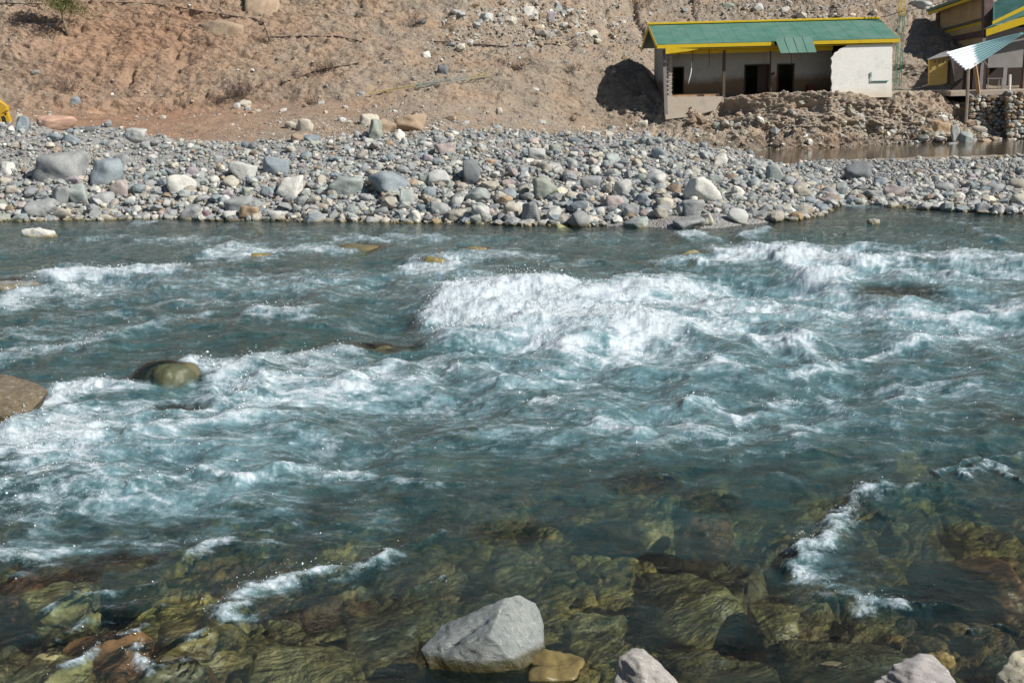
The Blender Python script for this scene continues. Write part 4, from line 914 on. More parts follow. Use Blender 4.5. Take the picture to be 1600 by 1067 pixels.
# a finer, bigger-grained layer of stones with more facets low on the slope
xx, yy, t, s = bank_points(13000, 23); ok = (g.uniform(0, 1, len(s)) > s * .75); xx, yy, s = xx[ok], yy[ok], s[ok]
size = np.minimum(0.19 + g.pareto(2.7, len(xx)) * 0.13, .62) * np.where(xx > 13, .8, 1.0) * np.interp(s, [0, .45, 1], [1.05, .9, .75]); zz = bank_h(xx, yy)
cl = cw * np.array([1.3,.6,1.2,.7,2.0,.6,1,.6,1.2,1.4,1,1.5,1.6]); cl /= cl.sum()
ci = g.choice(len(cn), len(xx), p=cl); cc = np.array([C[c] for c in cn])[ci] * g.uniform(.85, 1.15, len(xx))[:, None]
o = scatter_mesh('shore_stones', np.stack([xx, yy, zz + size * .25], -1), size, cc, 440, 2); tag(o, 'packed medium stones along the foot of the gravel bank', 'stones', kind='stuff')

# stones on the hillside
Hv = np.stack([HX, HY2, HZ2], -1); gx, gy = to_px(Hv.reshape(-1, 3)); gx = gx.reshape(HX.shape); gy = gy.reshape(HX.shape)
cell = np.abs(np.gradient(HX, axis=1)) * L                      # rough area per grid vertex
dn = 0.5 + 0.9 * np.clip(fbm(HX * .25, HZ * .3, 77, 4) * 2, 0, 1)
for (a, b_, ra, rb, k_) in [(800,30,110,45,6),(880,40,90,30,4),(1230,15,160,30,5),(980,75,60,40,4),(620,205,110,25,4),(760,195,200,22,2.5),(960,215,120,20,3),(1240,190,180,40,3),(1480,215,110,30,9),(1250,215,200,25,5),(1130,190,70,22,5),(1560,190,60,40,4),(1420,190,60,40,4),(450,205,60,18,3),(40,40,60,60,1.5),(1500,15,80,60,2),(660,90,130,50,1.5),(180,150,90,20,1.0),(40,185,40,12,4)]:
    dn = dn + k_ * np.exp(-((gx - a) / ra) ** 2 - ((gy - b_) / rb) ** 2)
dn *= 1 - 0.75 * np.exp(-((gx - 260) / 190) ** 2 - ((gy - 90) / 55) ** 2)
dn = np.where((gx > -60) & (gx < 1660) & (gy > -30) & (SS > 0.6) & ~((HX > 9.8) & (SS > 6.1) & (SS < 7)), dn, 0) * cell
pr = (dn / dn.sum()).ravel(); g = np.random.default_rng(9)
k_ = g.choice(pr.size, 13000, p=pr); Pp = Hv.reshape(-1, 3)[k_] + g.normal(0, .05, (len(k_), 3)) * [1, 0, 0]
size = np.minimum(0.075 + g.pareto(2.3, len(k_)) * .065, .62)
gxs, gys = gx.ravel()[k_], gy.ravel()[k_]
size = size * (1 + 1.1 * np.exp(-((gxs - 820) / 130) ** 2 - ((gys - 30) / 45) ** 2) + .9 * np.exp(-((gxs - 1230) / 160) ** 2 - ((gys - 12) / 25) ** 2) + .9 * np.exp(-((gxs - 1490) / 100) ** 2 - ((gys - 220) / 30) ** 2) + .5 * np.exp(-((gxs - 1200) / 160) ** 2 - ((gys - 200) / 35) ** 2))
hc = np.array([C['cream'], C['pale'], C['beige'], C['tan'], C['grey'], C['brown'], C['white']]); ci = g.choice(7, len(k_), p=[.2, .2, .2, .17, .12, .06, .05])
o = scatter_mesh('hillside_stones', Pp + np.array([0, -.02, .02]) * 1.0, size, hc[ci] * g.uniform(.8, 1.15, len(k_))[:, None], 480, 1); tag(o, 'many small pale stones scattered over the hillside soil', 'stones', kind='stuff')

# ================================================================== BUILT THINGS
def cube_into(bm, c, s, rot=None):
    r = bmesh.ops.create_cube(bm, size=1.0); M = Matrix.Translation(c) @ (rot.to_4x4() if rot is not None else Matrix()) @ Matrix.Diagonal((*s, 1))
    bmesh.ops.transform(bm, matrix=M, verts=r['verts']); return r['verts']
def finish(bm, name, mat, parent=None, bev=0.0, smooth=False):
    if bev: bmesh.ops.bevel(bm, geom=list(bm.edges), offset=bev, segments=1, affect='EDGES', profile=.7)
    bmesh.ops.recalc_face_normals(bm, faces=bm.faces)
    me = bpy.data.meshes.new(name); bm.to_mesh(me); bm.free(); me.materials.append(mat)
    if smooth: me.polygons.foreach_set('use_smooth', [True] * len(me.polygons))
    o = bpy.data.objects.new(name, me); COL.objects.link(o)
    if parent is not None:
        o.parent = parent; o.matrix_parent_inverse = parent.matrix_world.inverted()
    return o
def box(name, x0, x1, y0, y1, z0, z1, mat, parent=None, bev=0.0):
    bm = bmesh.new(); cube_into(bm, ((x0 + x1) / 2, (y0 + y1) / 2, (z0 + z1) / 2), (abs(x1 - x0), abs(y1 - y0), abs(z1 - z0))); return finish(bm, name, mat, parent, bev)
def slab_poly(name, pts, th, mat, parent=None, nrm=None):
    """polygon of world points given thickness along nrm (default: away from the river)"""
    bm = bmesh.new(); n = Vector(nrm or (0, 1, 0)) * th
    a = [bm.verts.new(p) for p in pts]; b = [bm.verts.new(Vector(p) + n) for p in pts]
    bm.faces.new(a); bm.faces.new(b[::-1])
    for i in range(len(a)): bm.faces.new((a[i], b[i], b[(i + 1) % len(a)], a[(i + 1) % len(a)]))
    return finish(bm, name, mat, parent)
def tube_into(bm, pts, r, n=6, r2=None):
    pts = [Vector(p) for p in pts]; rings = []; m = len(pts)
    for i, p in enumerate(pts):
        d = (pts[min(i + 1, m - 1)] - pts[max(i - 1, 0)]).normalized(); a = d.orthogonal().normalized(); b = d.cross(a)
        rr = r if r2 is None else r + (r2 - r) * i / (m - 1)
        rings.append([bm.verts.new(p + (a * math.cos(6.2832 * k / n) + b * math.sin(6.2832 * k / n)) * rr) for k in range(n)])
    for i in range(m - 1):
        # align ring starts
        A, B = rings[i], rings[i + 1]; s = min(range(n), key=lambda q: (B[q].co - A[0].co).length)
        B = B[s:] + B[:s]; rings[i + 1] = B
        for k in range(n): bm.faces.new((A[k], A[(k + 1) % n], B[(k + 1) % n], B[k]))
    bm.faces.new(rings[0][::-1]); bm.faces.new(rings[-1])
def tube(name, pts, r, mat, parent=None, n=6, r2=None):
    bm = bmesh.new(); tube_into(bm, pts, r, n, r2); return finish(bm, name, mat, parent, smooth=True)
def empty(name, loc, label, cat, group=None):
    o = bpy.data.objects.new(name, None); COL.objects.link(o); o.location = loc; o.empty_display_size = .3
    bpy.context.view_layer.update(); return tag(o, label, cat, group)

def stained(name, col, stain, z0, z1, amt=.9):
    m = flat_mat(name, col, .9, .18, 1.2, dirt=tuple(x * .6 for x in col)); nt = m.node_tree; b = nt.nodes['Principled BSDF']
    src = b.inputs['Base Color'].links[0].from_socket; sp = nt.nodes.new('ShaderNodeSeparateXYZ'); w = geopos(nt); nt.links.new(w, sp.inputs[0])
    n1 = noise(nt, 1.1, 5, .6, w)
    z = math_(nt, 'ADD', sp.outputs['Z'], math_(nt, 'MULTIPLY', math_(nt, 'SUBTRACT', n1, .5), 1.0))
    c = mixc(nt, mapr(nt, z, z1, z0, 0, amt), src, stain); nt.links.new(c, b.inputs['Base Color']); return m
def roof_mat(name, col):
    m = flat_mat(name, col, .5, .2, .9, dirt=tuple(x * .55 + .09 for x in col), spec=.35); return m

hx0, hx1 = PY(1043, 110, 77).x, PY(1388, 105, 77).x
ZF = PY(1215, 151, 77).z; ZE = PY(1215, 65, 76).z; ZR = PY(1215, 34, 80.3).z
rx0, rx1 = PY(1026, 75, 76).x, PY(1406, 60, 76).x
XP = lambda px, Y=77.0, py=110: PY(px, py, Y).x
M_SEAM = roof_mat('pale_green_seam', (.085, .205, .16)); M_GREEN = roof_mat('green_roof_sheet', (.078, .195, .15)); M_YEL = flat_mat('yellow_paint', (.60, .42, .012), .5, .12, 2.0, dirt=(.35, .25, .03))
M_WHITE = stained('whitewashed_plaster', (.84, .82, .77), (.62, .50, .33), ZF - .1, ZF + .6, .6)
M_PLAST = stained('flood_stained_plaster', (.42, .41, .38), (.17, .11, .06), ZF + 1.0, ZF + 1.5, .95)
M_CONC = flat_mat('weathered_concrete', (.38, .33, .27), .9, .25, 1.5, dirt=(.25, .19, .13)); M_DARKW = flat_mat('dark_brown_wood', (.07, .05, .04), .9)
M_GREY = flat_mat('grey_post', (.20, .18, .18), .85); M_IN = flat_mat('shade_dark_interior', (.05, .04, .035), .95)  # near-black interior colour paints in shade of rooms, holes and dark sides
M_BRICKP = flat_mat('broken_brick', (.40, .36, .31), .9, .3, 4); M_MUD = flat_mat('dried_mud', (.33, .235, .16), .95, .25, 2, bumpd=.03)

H = empty('flooded_house', (hx0 + 7, 80, ZF), 'long flood-damaged house with green sheet roof, yellow eaves and a bright white end room', 'house')
def roof_slope(name, x0, x1, y0, z0, y1, z1, mat, parent, seam=1.07, sk0=0, sk1=0, th=.05):
    bm = bmesh.new(); up = Vector((0, z0 - z1, y1 - y0)).normalized()
    if up.z < 0: up = -up
    a, b_, c_, d_ = Vector((x0, y0, z0)), Vector((x1, y0, z0)), Vector((x1, y1, z1)), Vector((x0, y1, z1))
    vs = [bm.verts.new(p) for p in (a, b_, c_, d_)] + [bm.verts.new(p - up * th) for p in (a, b_, c_, d_)]
    for f in ((0, 1, 2, 3), (7, 6, 5, 4), (0, 4, 5, 1), (1, 5, 6, 2), (2, 6, 7, 3), (3, 7, 4, 0)): bm.faces.new([vs[i] for i in f])
    o = finish(bm, name, mat, parent)
    # standing seams and the shallow profile of the sheets
    bm = bmesh.new(); x = x0 + .25
    sl = Vector((0, y1 - y0, z1 - z0)); R_ = Matrix((Vector((1, 0, 0)), sl.normalized(), up)).transposed()
    k = 0
    while x < x1 - .05:
        mid = Vector((x, (y0 + y1) / 2, (z0 + z1) / 2)) + up * .004
        cube_into(bm, mid, (.025, sl.length, .010), R_); x += seam; k += 1
    finish(bm, 'roof_seams', M_SEAM, o); return o
YR = 80.3; YE = 76.0
roof = roof_slope('roof', rx0, rx1, YE, ZE, YR, ZR, M_GREEN, H)
back_roof = roof_slope('roof', rx0, rx1, 2 * YR - YE, ZE, YR, ZR, M_GREEN, H)
bm = bmesh.new(); cube_into(bm, ((rx0 + rx1) / 2 - .1, YR, ZR + .06), (rx1 - rx0 + .1, .42, .14)); finish(bm, 'ridge_cap', M_YEL, H, .02)
xf = XP(1210, 76)
box('fascia_board', rx0 + .02, xf - .05, YE - .05, YE + .0, ZE - .27, ZE - .04, M_YEL, H, .006); box('fascia_board', XP(1268, 76), rx1, YE - .05, YE + .0, ZE - .27, ZE - .04, M_YEL, H, .006)
M_YD = M_YEL
box('soffit_board', hx0 + .1, hx1, YE + .02, 76.95, ZE - .36, ZE - .32, M_YEL, H)
box('eave_beam', hx0 + .15, XP(1300), 76.96, 77.12, ZE - .66, ZE - .30, M_YEL, H, .01)
# bent yellow board at the left end
slab_poly('bent_board', [PY(1040, 75, 75.9), PY(1092, 77, 75.9), PY(1075, 80.5, 75.9), PY(1040, 85, 75.9)], .04, M_YEL, H)
for yy0, yy1, sgn in ((YE, YR, 1), (2 * YR - YE, YR, -1)):
    for xg in (rx0, rx1):
        slab_poly('barge_board', [(xg - .03, yy0, ZE - .30), (xg - .03, yy1, ZR - .30), (xg - .03, yy1, ZR - .0), (xg - .03, yy0, ZE - .0)], .05, M_YEL, H, (1, 0, 0))
# flap of torn sheet hanging from the eave
fl = slab_poly('torn_roof_sheet', [PY(1211, 60, 75.85), PY(1268, 57, 75.85), PY(1276, 82, 75.35), PY(1220, 83.5, 75.35)], .03, M_GREEN, H)
bm = bmesh.new()
for f_ in (.25, .5, .75):
    a = PY(1211, 60, 75.85).lerp(PY(1268, 57, 75.85), f_); b_ = PY(1220, 83.5, 75.35).lerp(PY(1276, 82, 75.35), f_); tube_into(bm, [a + Vector((0, -.01, 0)), b_ + Vector((0, -.01, 0))], .02, 4)
finish(bm, 'roof_seams', M_GREEN, fl)
# walls with their openings
yv = 78.5; zt = ZE + .45
def wall_with_openings(name, x0, x1, y0, y1, z0, z1, ops, mat, parent):
    bm = bmesh.new(); x = x0
    for (a, b_, zb, zt_) in sorted(ops):
        cube_into(bm, ((x + a) / 2, (y0 + y1) / 2, (z0 + z1) / 2), (a - x, y1 - y0, z1 - z0))
        cube_into(bm, ((a + b_) / 2, (y0 + y1) / 2, (zt_ + z1) / 2), (b_ - a, y1 - y0, z1 - zt_))
        if zb > z0 + .02: cube_into(bm, ((a + b_) / 2, (y0 + y1) / 2, (z0 + zb) / 2), (b_ - a, y1 - y0, zb - z0))
        x = b_
    cube_into(bm, ((x + x1) / 2, (y0 + y1) / 2, (z0 + z1) / 2), (x1 - x, y1 - y0, z1 - z0)); return finish(bm, name, mat, parent)
d1, d1b = XP(1051, yv), XP(1069, yv); w2, w2b = XP(1163, yv), XP(1203, yv); d3, d3b = XP(1214, yv), XP(1241, yv)
zd = lambda px, py: PY(px, py, yv).z
wall_with_openings('veranda_wall', hx0 + .25, XP(1299, yv), yv, yv + .25, ZF - .9, zt, [(d1, d1b, ZF, zd(1060, 105)), (w2, w2b, ZF, zd(1183, 101)), (d3, d3b, ZF, zd(1228, 100))], M_PLAST, H)
def frame(a, b_, z0, z1):
    bm = bmesh.new()
    for x in (a + .04, b_ - .04): cube_into(bm, (x, yv + .1, (z0 + z1) / 2), (.08, .30, z1 - z0))
    cube_into(bm, ((a + b_) / 2, yv + .1, z1 - .04), (b_ - a - .16, .30, .08)); return finish(bm, 'door_frame', M_DARKW, H)
frame(d1, d1b, ZF, zd(1060, 105)); frame(w2, w2b, ZF, zd(1183, 101)); frame(d3, d3b, ZF, zd(1228, 100))
box('door', w2 + .95, w2b - .08, yv + .16, yv + .2, ZF, zd(1183, 103), flat_mat('brown_door', (.045, .03, .025), .7), H)
box('left_end_wall', hx0, hx0 + .25, 77.3, 83.6, ZF - 2.0, zt, M_PLAST, H); box('rear_wall', hx0, hx1, 83.6, 83.85, ZF - .6, ZE - .1, M_PLAST, H)
for xg in (hx0 + .1, hx1 - .1):
    slab_poly('gable_wall', [(xg - .1, 77.3, ZE - .05), (xg - .1, 83.6, ZE - .05), (xg - .1, YR, ZR - .12)], .2, M_PLAST, H, (1, 0, 0))
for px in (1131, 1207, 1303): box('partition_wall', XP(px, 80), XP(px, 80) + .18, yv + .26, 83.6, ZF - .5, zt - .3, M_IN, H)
box('ceiling_board', hx0 + .3, hx1 - .3, 77.35, 83.5, ZE - .14, ZE - .08, M_IN, H)  # unseen ceiling, keeps light out of the rooms
box('floor_slab', hx0 + .05, XP(1131), 76.75, 83.5, ZF - .30, ZF, M_CONC, H, .02); box('floor_slab', XP(1178), hx1 - .3, 77.5, 83.5, ZF - .34, ZF - .02, M_CONC, H, .02)
slab_poly('plinth', [PY(1040, 152, 76.7), PY(1130, 151, 76.7), PY(1118, 172, 76.35), PY(1085, 182, 76.3), PY(1040, 187, 76.3)], .5, M_CONC, H)
box('sunlit_wall_strip', hx0 + .2, XP(1129), 77.9, 78.45, ZF + .002, ZF + .30, flat_mat('sunlit_strip_orange', (.46, .29, .18), .9, .3, 2), H)  # warm-coloured strip stands in for sunlight on the wall foot
# white end room
w0, w1 = 76.12, 76.34
slab_poly('white_wall', [PY(*p, w0) for p in [(1301,152),(1299,138),(1300.5,131),(1298.5,122),(1300,112),(1298.5,104),(1300.5,97),(1298.5,91),(1303,86),(1304,83),(1309,80.5),(1312,77),(1319,74.5),(1325,70),(1394,67),(1393.5,152),(1300,154)]], .22, M_WHITE, H)
box('right_end_wall', hx1 - .24, hx1, 76.345, 83.6, ZF - .4, ZE - .12, M_WHITE, H)
gp = flat_mat('green_pipe_paint', (.02, .16, .11), .5)
tube('water_pipe', [PY(1361, 113, 76.06), PY(1361, 119, 76.06), PY(1361, 127.5, 76.06), PY(1374, 127.3, 76.06), PY(1388, 127, 76.06)], .035, gp, H, 6)
# pillars and loose bits of the veranda
bm = bmesh.new(); tube_into(bm, [PY(1037.5, 78, 76.6), PY(1041, 186, 76.5)], .16, 4); finish(bm, 'concrete_post', M_GREY, H)
bm = bmesh.new(); z = ZF - 1.0; k = 0
while z < ZE - .35:
    cube_into(bm, (hx0 + .13 + (.06 if k % 2 else -.03), 77.1, z + .07), (.26 if k % 2 else .36, .30, .12)); z += .14; k += 1
finish(bm, 'brick_pier', M_BRICKP, H, .008)
bm = bmesh.new(); tube_into(bm, [PY(1131.5, 79, 77.05), PY(1130.5, 156, 77.05)], .13, 4); finish(bm, 'veranda_post', flat_mat('brown_post', (.10, .075, .06), .9), H)
bm = bmesh.new(); tube_into(bm, [PY(1204, 80, 76.9), PY(1204, 118, 76.85), PY(1205, 144, 76.75)], .05, 4); cube_into(bm, PY(1207, 116, 76.85), (.32, .06, .18), Euler((0, -.5, 0)).to_matrix()); finish(bm, 'hanging_post', M_DARKW, H)
tube('hanging_light_tube', [PY(1081, 96, 76.8), PY(1080.5, 105, 76.8), PY(1079.5, 115, 76.8), PY(1077, 124, 76.8), PY(1075.5, 131, 76.8)], .035, flat_mat('white_plastic', (.75, .78, .8), .4), H)
for (a, b_, c_) in ((1082, 78, 104), (1108, 78, 104), (1060, 78, 95), (1236, 82, 108)):
    tube('hanging_cable', [PY(a, b_, 76.9), PY(a + .8, (b_ + c_) / 2, 76.9), PY(a - .5, c_, 76.9)], .018, M_IN, H, 5)
box('interior_shelf', XP(1262, 78.2), XP(1272, 78.2), 78.0, 78.45, ZF, ZF + .7, flat_mat('red_crate', (.12, .03, .02), .7), H)

# boulders of dried mud heaped in front of the open rooms are part of the hill; broken blocks lie on it
# ---- lattice pole
M_PG = flat_mat('green_pole_paint', (.03, .16, .11), .5); M_PY = flat_mat('yellow_pole_paint', (.5, .36, .02), .5)
pb = PY(1402.5, 134, 79.0); gz = ground_z(pb.x, 79.0); LP = empty('lattice_pole', (pb.x, 79, gz), 'slim steel lattice power pole, green below and yellow above, beside the white end room', 'pole')
zc_ = PY(1402, 25, 79).z; ztop = zc_ + 3.2; hw0 = .22
def legs(z0, z1, mat, w0_, w1_, base, nm='lattice_leg'):
    for sx in (-1, 1):
        for sy in (-1, 1):
            bm = bmesh.new(); tube_into(bm, [base + Vector((sx * w0_, sy * w0_, z0)), base + Vector((sx * w1_, sy * w1_, z1))], .024, 4); finish(bm, nm, mat, LP)
def braces(z0, z1, mat, w_, base):
    bm = bmesh.new(); z = z0; k = 0
    while z < z1 - .2:
        zn = min(z + .6, z1); s = 1 if k % 2 else -1
        for sy in (-1, 1):
            tube_into(bm, [base + Vector((-s * w_, sy * w_, z)), base + Vector((s * w_, sy * w_, zn))], .009, 4)
            tube_into(bm, [base + Vector((sy * w_, -s * w_, z)), base + Vector((sy * w_, s * w_, zn))], .009, 4)
        z = zn; k += 1
    finish(bm, 'cross_bracing', mat, LP)
B0 = Vector((pb.x, 79, 0)); legs(gz - .2, zc_, M_PG, .18, .16, B0); braces(gz + .3, zc_, M_PG, .168, B0); legs(zc_, ztop, M_PY, .16, .14, B0); braces(zc_, ztop, M_PY, .148, B0)
M_WIRE = flat_mat('black_cable', (.03, .03, .035), .6)
def sagwire(a, b_, sag, n=14): return [a.lerp(b_, i / n) - Vector((0, 0, sag * 4 * (i / n) * (1 - i / n))) for i in range(n + 1)]
tag(tube('overhead_cable', sagwire(PY(1376, 27, 80), PY(1402, 20, 79), .05), .022, M_WIRE), 'thin black cable from the green roof ridge to the lattice pole', 'cable')
tag(tube('overhead_cable', sagwire(PY(1403, 20, 79), PY(1560, -30, 84), .25), .022, M_WIRE), 'thin black cable rising right from the lattice pole', 'cable')

# ---- buildings on the right
M_OCH = flat_mat('ochre_plaster', (.50, .37, .20), .9, .12, .8, dirt=(.22, .15, .08)); M_PUR = flat_mat('purple_brown_paint', (.13, .085, .08), .8); M_TRIM = flat_mat('grey_trim', (.13, .125, .10), .8)
M_TEAL = roof_mat('teal_roof_sheet', (.045, .13, .115))
YB = empty('ochre_building', PY(1500, 130, 88), 'ochre two-storey building with one small window and a purple-brown corner', 'building')
a = lambda px, py: PY(px, py, 94 - (px - 1467) / (1545 - 1467) * 7)
def wall_strip(name, pts, off, th, mat, par):
    # plane through the slanting wall, shifted off metres towards the river
    d = Vector((a(1545, 50) - a(1467, 50)).to_tuple()); d.z = 0; d.normalize(); nn = Vector((-d.y, d.x, 0))
    if nn.dot(a(1506, 60) - CO) < 0: nn = -nn
    return slab_poly(name, [a(*p) - nn * off for p in pts], th, mat, par, nn.to_tuple())
wl_ = wall_strip('side_wall', [(1467, 17), (1545, -8), (1545, 132), (1467, 134)], 0, .3, M_OCH, YB)
wall_strip('trim_band', [(1467, 47), (1540, 27), (1540, 32), (1467, 51)], .06, .06, M_TRIM, YB); wall_strip('yellow_band', [(1467, 51.2), (1540, 32.2), (1540, 36), (1467, 55)], .03, .03, M_YEL, YB)
wall_strip('lower_band', [(1470, 61), (1540, 47), (1540, 57), (1470, 69)], .12, .12, M_PUR, YB); wall_strip('lower_opening', [(1470, 74), (1500, 70), (1500, 92), (1470, 94)], .01, .01, M_IN, YB)  # thin near-black sheet paints the darkness of the void
wall_strip('corner_pillar', [(1464, 21), (1469, 19), (1469, 92), (1464, 93)], .1, .3, M_PUR, YB)
wall_strip('roof_edge', [(1463, 15), (1550, -16), (1550, -12), (1463, 19)], .9, 1.3, M_GREEN, YB); wall_strip('eave_board', [(1464, 19.5), (1548, -10), (1548, -5), (1464, 24)], .8, .06, M_YEL, YB)
wf = wall_strip('window', [(1493.5, 13.5), (1511, 8.5), (1511, 25), (1493.5, 29.5)], .03, .04, M_TRIM, YB)
for (p0, p1) in ((1495, 1501.5), (1503, 1509.5)): wall_strip('pane', [(p0, 14.8 - (p0 - 1495) * .28), (p1, 14.8 - (p1 - 1495) * .28), (p1, 27.3 - (p1 - 1495) * .28), (p0, 27.3 - (p0 - 1495) * .28)], .05, .02, M_IN, wf)
slab_poly('corner_pillar', [PY(1538, -10, 86.4), PY(1552, -10, 86.4), PY(1552, 60, 86.4), PY(1538, 62, 86.4)], .5, M_PUR, YB)

GH = empty('open_house', PY(1600, 140, 82), 'green-roofed house with a wide dark open front above the stone wall', 'house')
slab_poly('upper_roof', [PY(1552, 38, 84.2), PY(1552, 4, 87), PY(1760, -10, 87), PY(1760, -60, 84.2)], .1, M_TEAL, GH)
slab_poly('ridge_board', [PY(1551, 34, 84.0), PY(1760, -68, 84.0), PY(1760, -60, 84.0), PY(1551, 40, 84.0)], .12, M_YEL, GH)
slab_poly('lower_roof', [PY(1537, 46.5, 82.0), PY(1551, 39, 83.8), PY(1760, -58, 83.8), PY(1760, -30, 81.0)], .08, M_GREEN, GH)
slab_poly('eave_board', [PY(1541, 46.5, 81.9), PY(1760, -28, 80.9), PY(1760, -13, 80.9), PY(1541, 57, 81.9)], .06, M_YEL, GH)
M_SHADE = flat_mat('shaded_grey_plaster', (.23, .22, .21), .9, .15, 1.0); zf2 = PY(1560, 141, 79).z  # front wall grey has its shade put into the colour
x0 = XP(1540, 83, 100); x1 = x0 + 13
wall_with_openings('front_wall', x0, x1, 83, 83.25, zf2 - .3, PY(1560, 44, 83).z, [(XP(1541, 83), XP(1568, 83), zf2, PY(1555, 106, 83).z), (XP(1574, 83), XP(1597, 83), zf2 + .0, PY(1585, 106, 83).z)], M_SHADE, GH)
box('corner_post', XP(1598, 81.4), XP(1604, 81.4), 81.2, 81.5, zf2, PY(1600, 44, 81).z, flat_mat('red_brown_post', (.17, .09, .06), .8), GH); box('corner_post', XP(1531, 82), XP(1536, 82), 81.9, 82.2, zf2, PY(1533, 60, 82).z, M_GREY, GH)
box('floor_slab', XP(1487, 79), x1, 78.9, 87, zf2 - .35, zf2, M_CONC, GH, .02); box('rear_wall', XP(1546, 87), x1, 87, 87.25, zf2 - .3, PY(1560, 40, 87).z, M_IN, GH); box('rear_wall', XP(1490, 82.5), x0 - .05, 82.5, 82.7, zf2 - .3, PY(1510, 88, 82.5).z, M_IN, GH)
bm = bmesh.new(); cx = XP(1556, 80.5)
for dx in (-.5, .5):
    for dy in (0, .5): cube_into(bm, (cx + dx, 80.5 + dy, zf2 + .38), (.06, .06, .76))
cube_into(bm, (cx, 80.75, zf2 + .78), (1.15, .6, .05)); tag(finish(bm, 'old_table', M_GREY), 'grey worn table standing inside the open house', 'table')

HUT = empty('ochre_hut', PY(1470, 132, 80), 'small ochre hut with a rusty grey sheet roof left of the open house', 'hut')
hp = [PY(1452, 92, 80), PY(1486, 88, 79.7), PY(1484, 128, 79.7), PY(1470, 133, 79.8), PY(1452, 134, 80)]
slab_poly('front_wall', hp, .25, stained('hut_plaster', (.50, .35, .12), (.25, .18, .11), zf2 + .0, zf2 + .7, .7), HUT)
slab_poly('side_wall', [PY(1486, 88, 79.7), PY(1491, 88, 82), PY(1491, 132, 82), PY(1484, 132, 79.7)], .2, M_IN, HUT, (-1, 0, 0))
slab_poly('roof_sheet', [PY(1449, 94, 79.6), PY(1488, 87, 79.5), PY(1482, 80, 83), PY(1470, 84, 83)], .05, flat_mat('grey_roof_sheet', (.28, .28, .28), .5), HUT, (0, 0, 1))
for px in (1461, 1468.5, 1474.5): slab_poly('vent_hole', [PY(px - 1.2, 94, 79.68), PY(px + 1.2, 93.6, 79.66), PY(px + 1.2, 98.5, 79.66), PY(px - 1.2, 99, 79.68)], .02, M_IN, HUT)  # dark slips paint the shade inside the holes

# crumpled corrugated sheet sagging from the open house
def corr(p00, p10, p01, p11, n, m, amp, waves, mat, name):
    u = np.linspace(0, 1, n); v = np.linspace(0, 1, m); U, V_ = np.meshgrid(u, v, indexing='ij')
    P = np.zeros((n, m, 3))
    for c, wgt in ((p00, (1 - U) * (1 - V_)), (p10, U * (1 - V_)), (p01, (1 - U) * V_), (p11, U * V_)): P += wgt[..., None] * np.array(c)
    nn = np.cross(np.array(p10) - np.array(p00), np.array(p01) - np.array(p00)); nn /= np.linalg.norm(nn)
    P += nn * (amp * np.sin(V_ * waves * 6.2832) + .12 * np.sin(U * 3.1) * (V_ - .5))[..., None]
    o = np_mesh(name, P.reshape(-1, 3), grid_faces(n, m), [mat]); md = o.modifiers.new('thickness', 'SOLIDIFY'); md.thickness = .015; return o
m_c, nt, b = newmat('torn_corrugated_metal'); w = geopos(nt); sp = nt.nodes.new('ShaderNodeSeparateXYZ'); nt.links.new(w, sp.inputs[0])
xsplit = XP(1520, 79, 80); n1 = noise(nt, 1.2, 3, .5, w)
c = mixc(nt, mapr(nt, math_(nt, 'ADD', sp.outputs['X'], math_(nt, 'MULTIPLY', n1, .8)), xsplit + .2, xsplit + .7), (.52, .56, .60), (.10, .19, .21))
nt.links.new(c, b.inputs['Base Color']); b.inputs['Metallic'].default_value = .25; b.inputs['Roughness'].default_value = .42
tag(corr(PY(1477, 83, 78.6), PY(1597, 51, 80.6), PY(1511, 112, 77.6), PY(1600, 53, 80.3), 40, 90, .045, 8, m_c, 'corrugated_sheet'), 'fanned corrugated metal sheet, silver and blue-green, sagging in front of the open house', 'metal sheet')
# props
pm = flat_mat('weathered_timber', (.20, .165, .13), .9); po = flat_mat('orange_timber', (.42, .27, .14), .8); pw_ = flat_mat('white_painted_timber', (.75, .72, .66), .7)
def prop(name, p, q, r, mat, lab):
    bm = bmesh.new(); tube_into(bm, [p, (Vector(p) + Vector(q)) / 2 + Vector((.02, 0, 0)), q], r, 6); o = finish(bm, name, mat, None, smooth=False); tag(o, lab, 'post', 'props under the sagging sheet')
prop('timber_prop', PY(1513, 108, 77.6), PY(1509, 192, 76.9), .11, pm, 'long grey timber prop reaching down to the rubble')
prop('timber_prop', PY(1523, 100, 78.2), PY(1529, 146, 78.9), .13, po, 'orange-brown leaning timber prop under the torn sheet')
prop('timber_prop', PY(1578, 117, 79.1), PY(1577, 143, 79.1), .09, pw_, 'short white post on the edge of the open house floor')
prop('timber_prop', PY(1533, 93, 78.6), PY(1544, 104, 78.4), .05, pm, 'thin broken timber sticking out right below the torn sheet')

# dry stone walls under the open house
def stone_wall(name, pl, pr, zt, zb, Yt, Yb_, lab, seed, sh=.24):
    g = np.random.default_rng(seed); Ps, Ss = [], []; z = zb
    while z < zt:
        f = (z - zb) / (zt - zb); x = pl
        while x < pr:
            w = g.uniform(.22, .5); Ps.append((x + w / 2, Yb_ + (Yt - Yb_) * f + g.normal(0, .03), z + g.normal(0, .03))); Ss.append(w * 1.12); x += w
        z += sh
    Ps, Ss = np.array(Ps), np.array(Ss); hc = np.array([C['grey'], C['pale'], C['beige'], C['tan'], C['brown']])[g.integers(0, 5, len(Ps))] * g.uniform(.8, 1.15, len(Ps))[:, None]
    o = scatter_mesh(name, Ps, Ss, hc, seed, 2, (.55, .75), 6, M_STONE, .12)
    core = box('wall_core', pl + .4, pr, Yt + .2, Yt + 1.2, zb - .4, zt - .05, M_MUD, o)
    tag(o, lab, 'wall'); return o
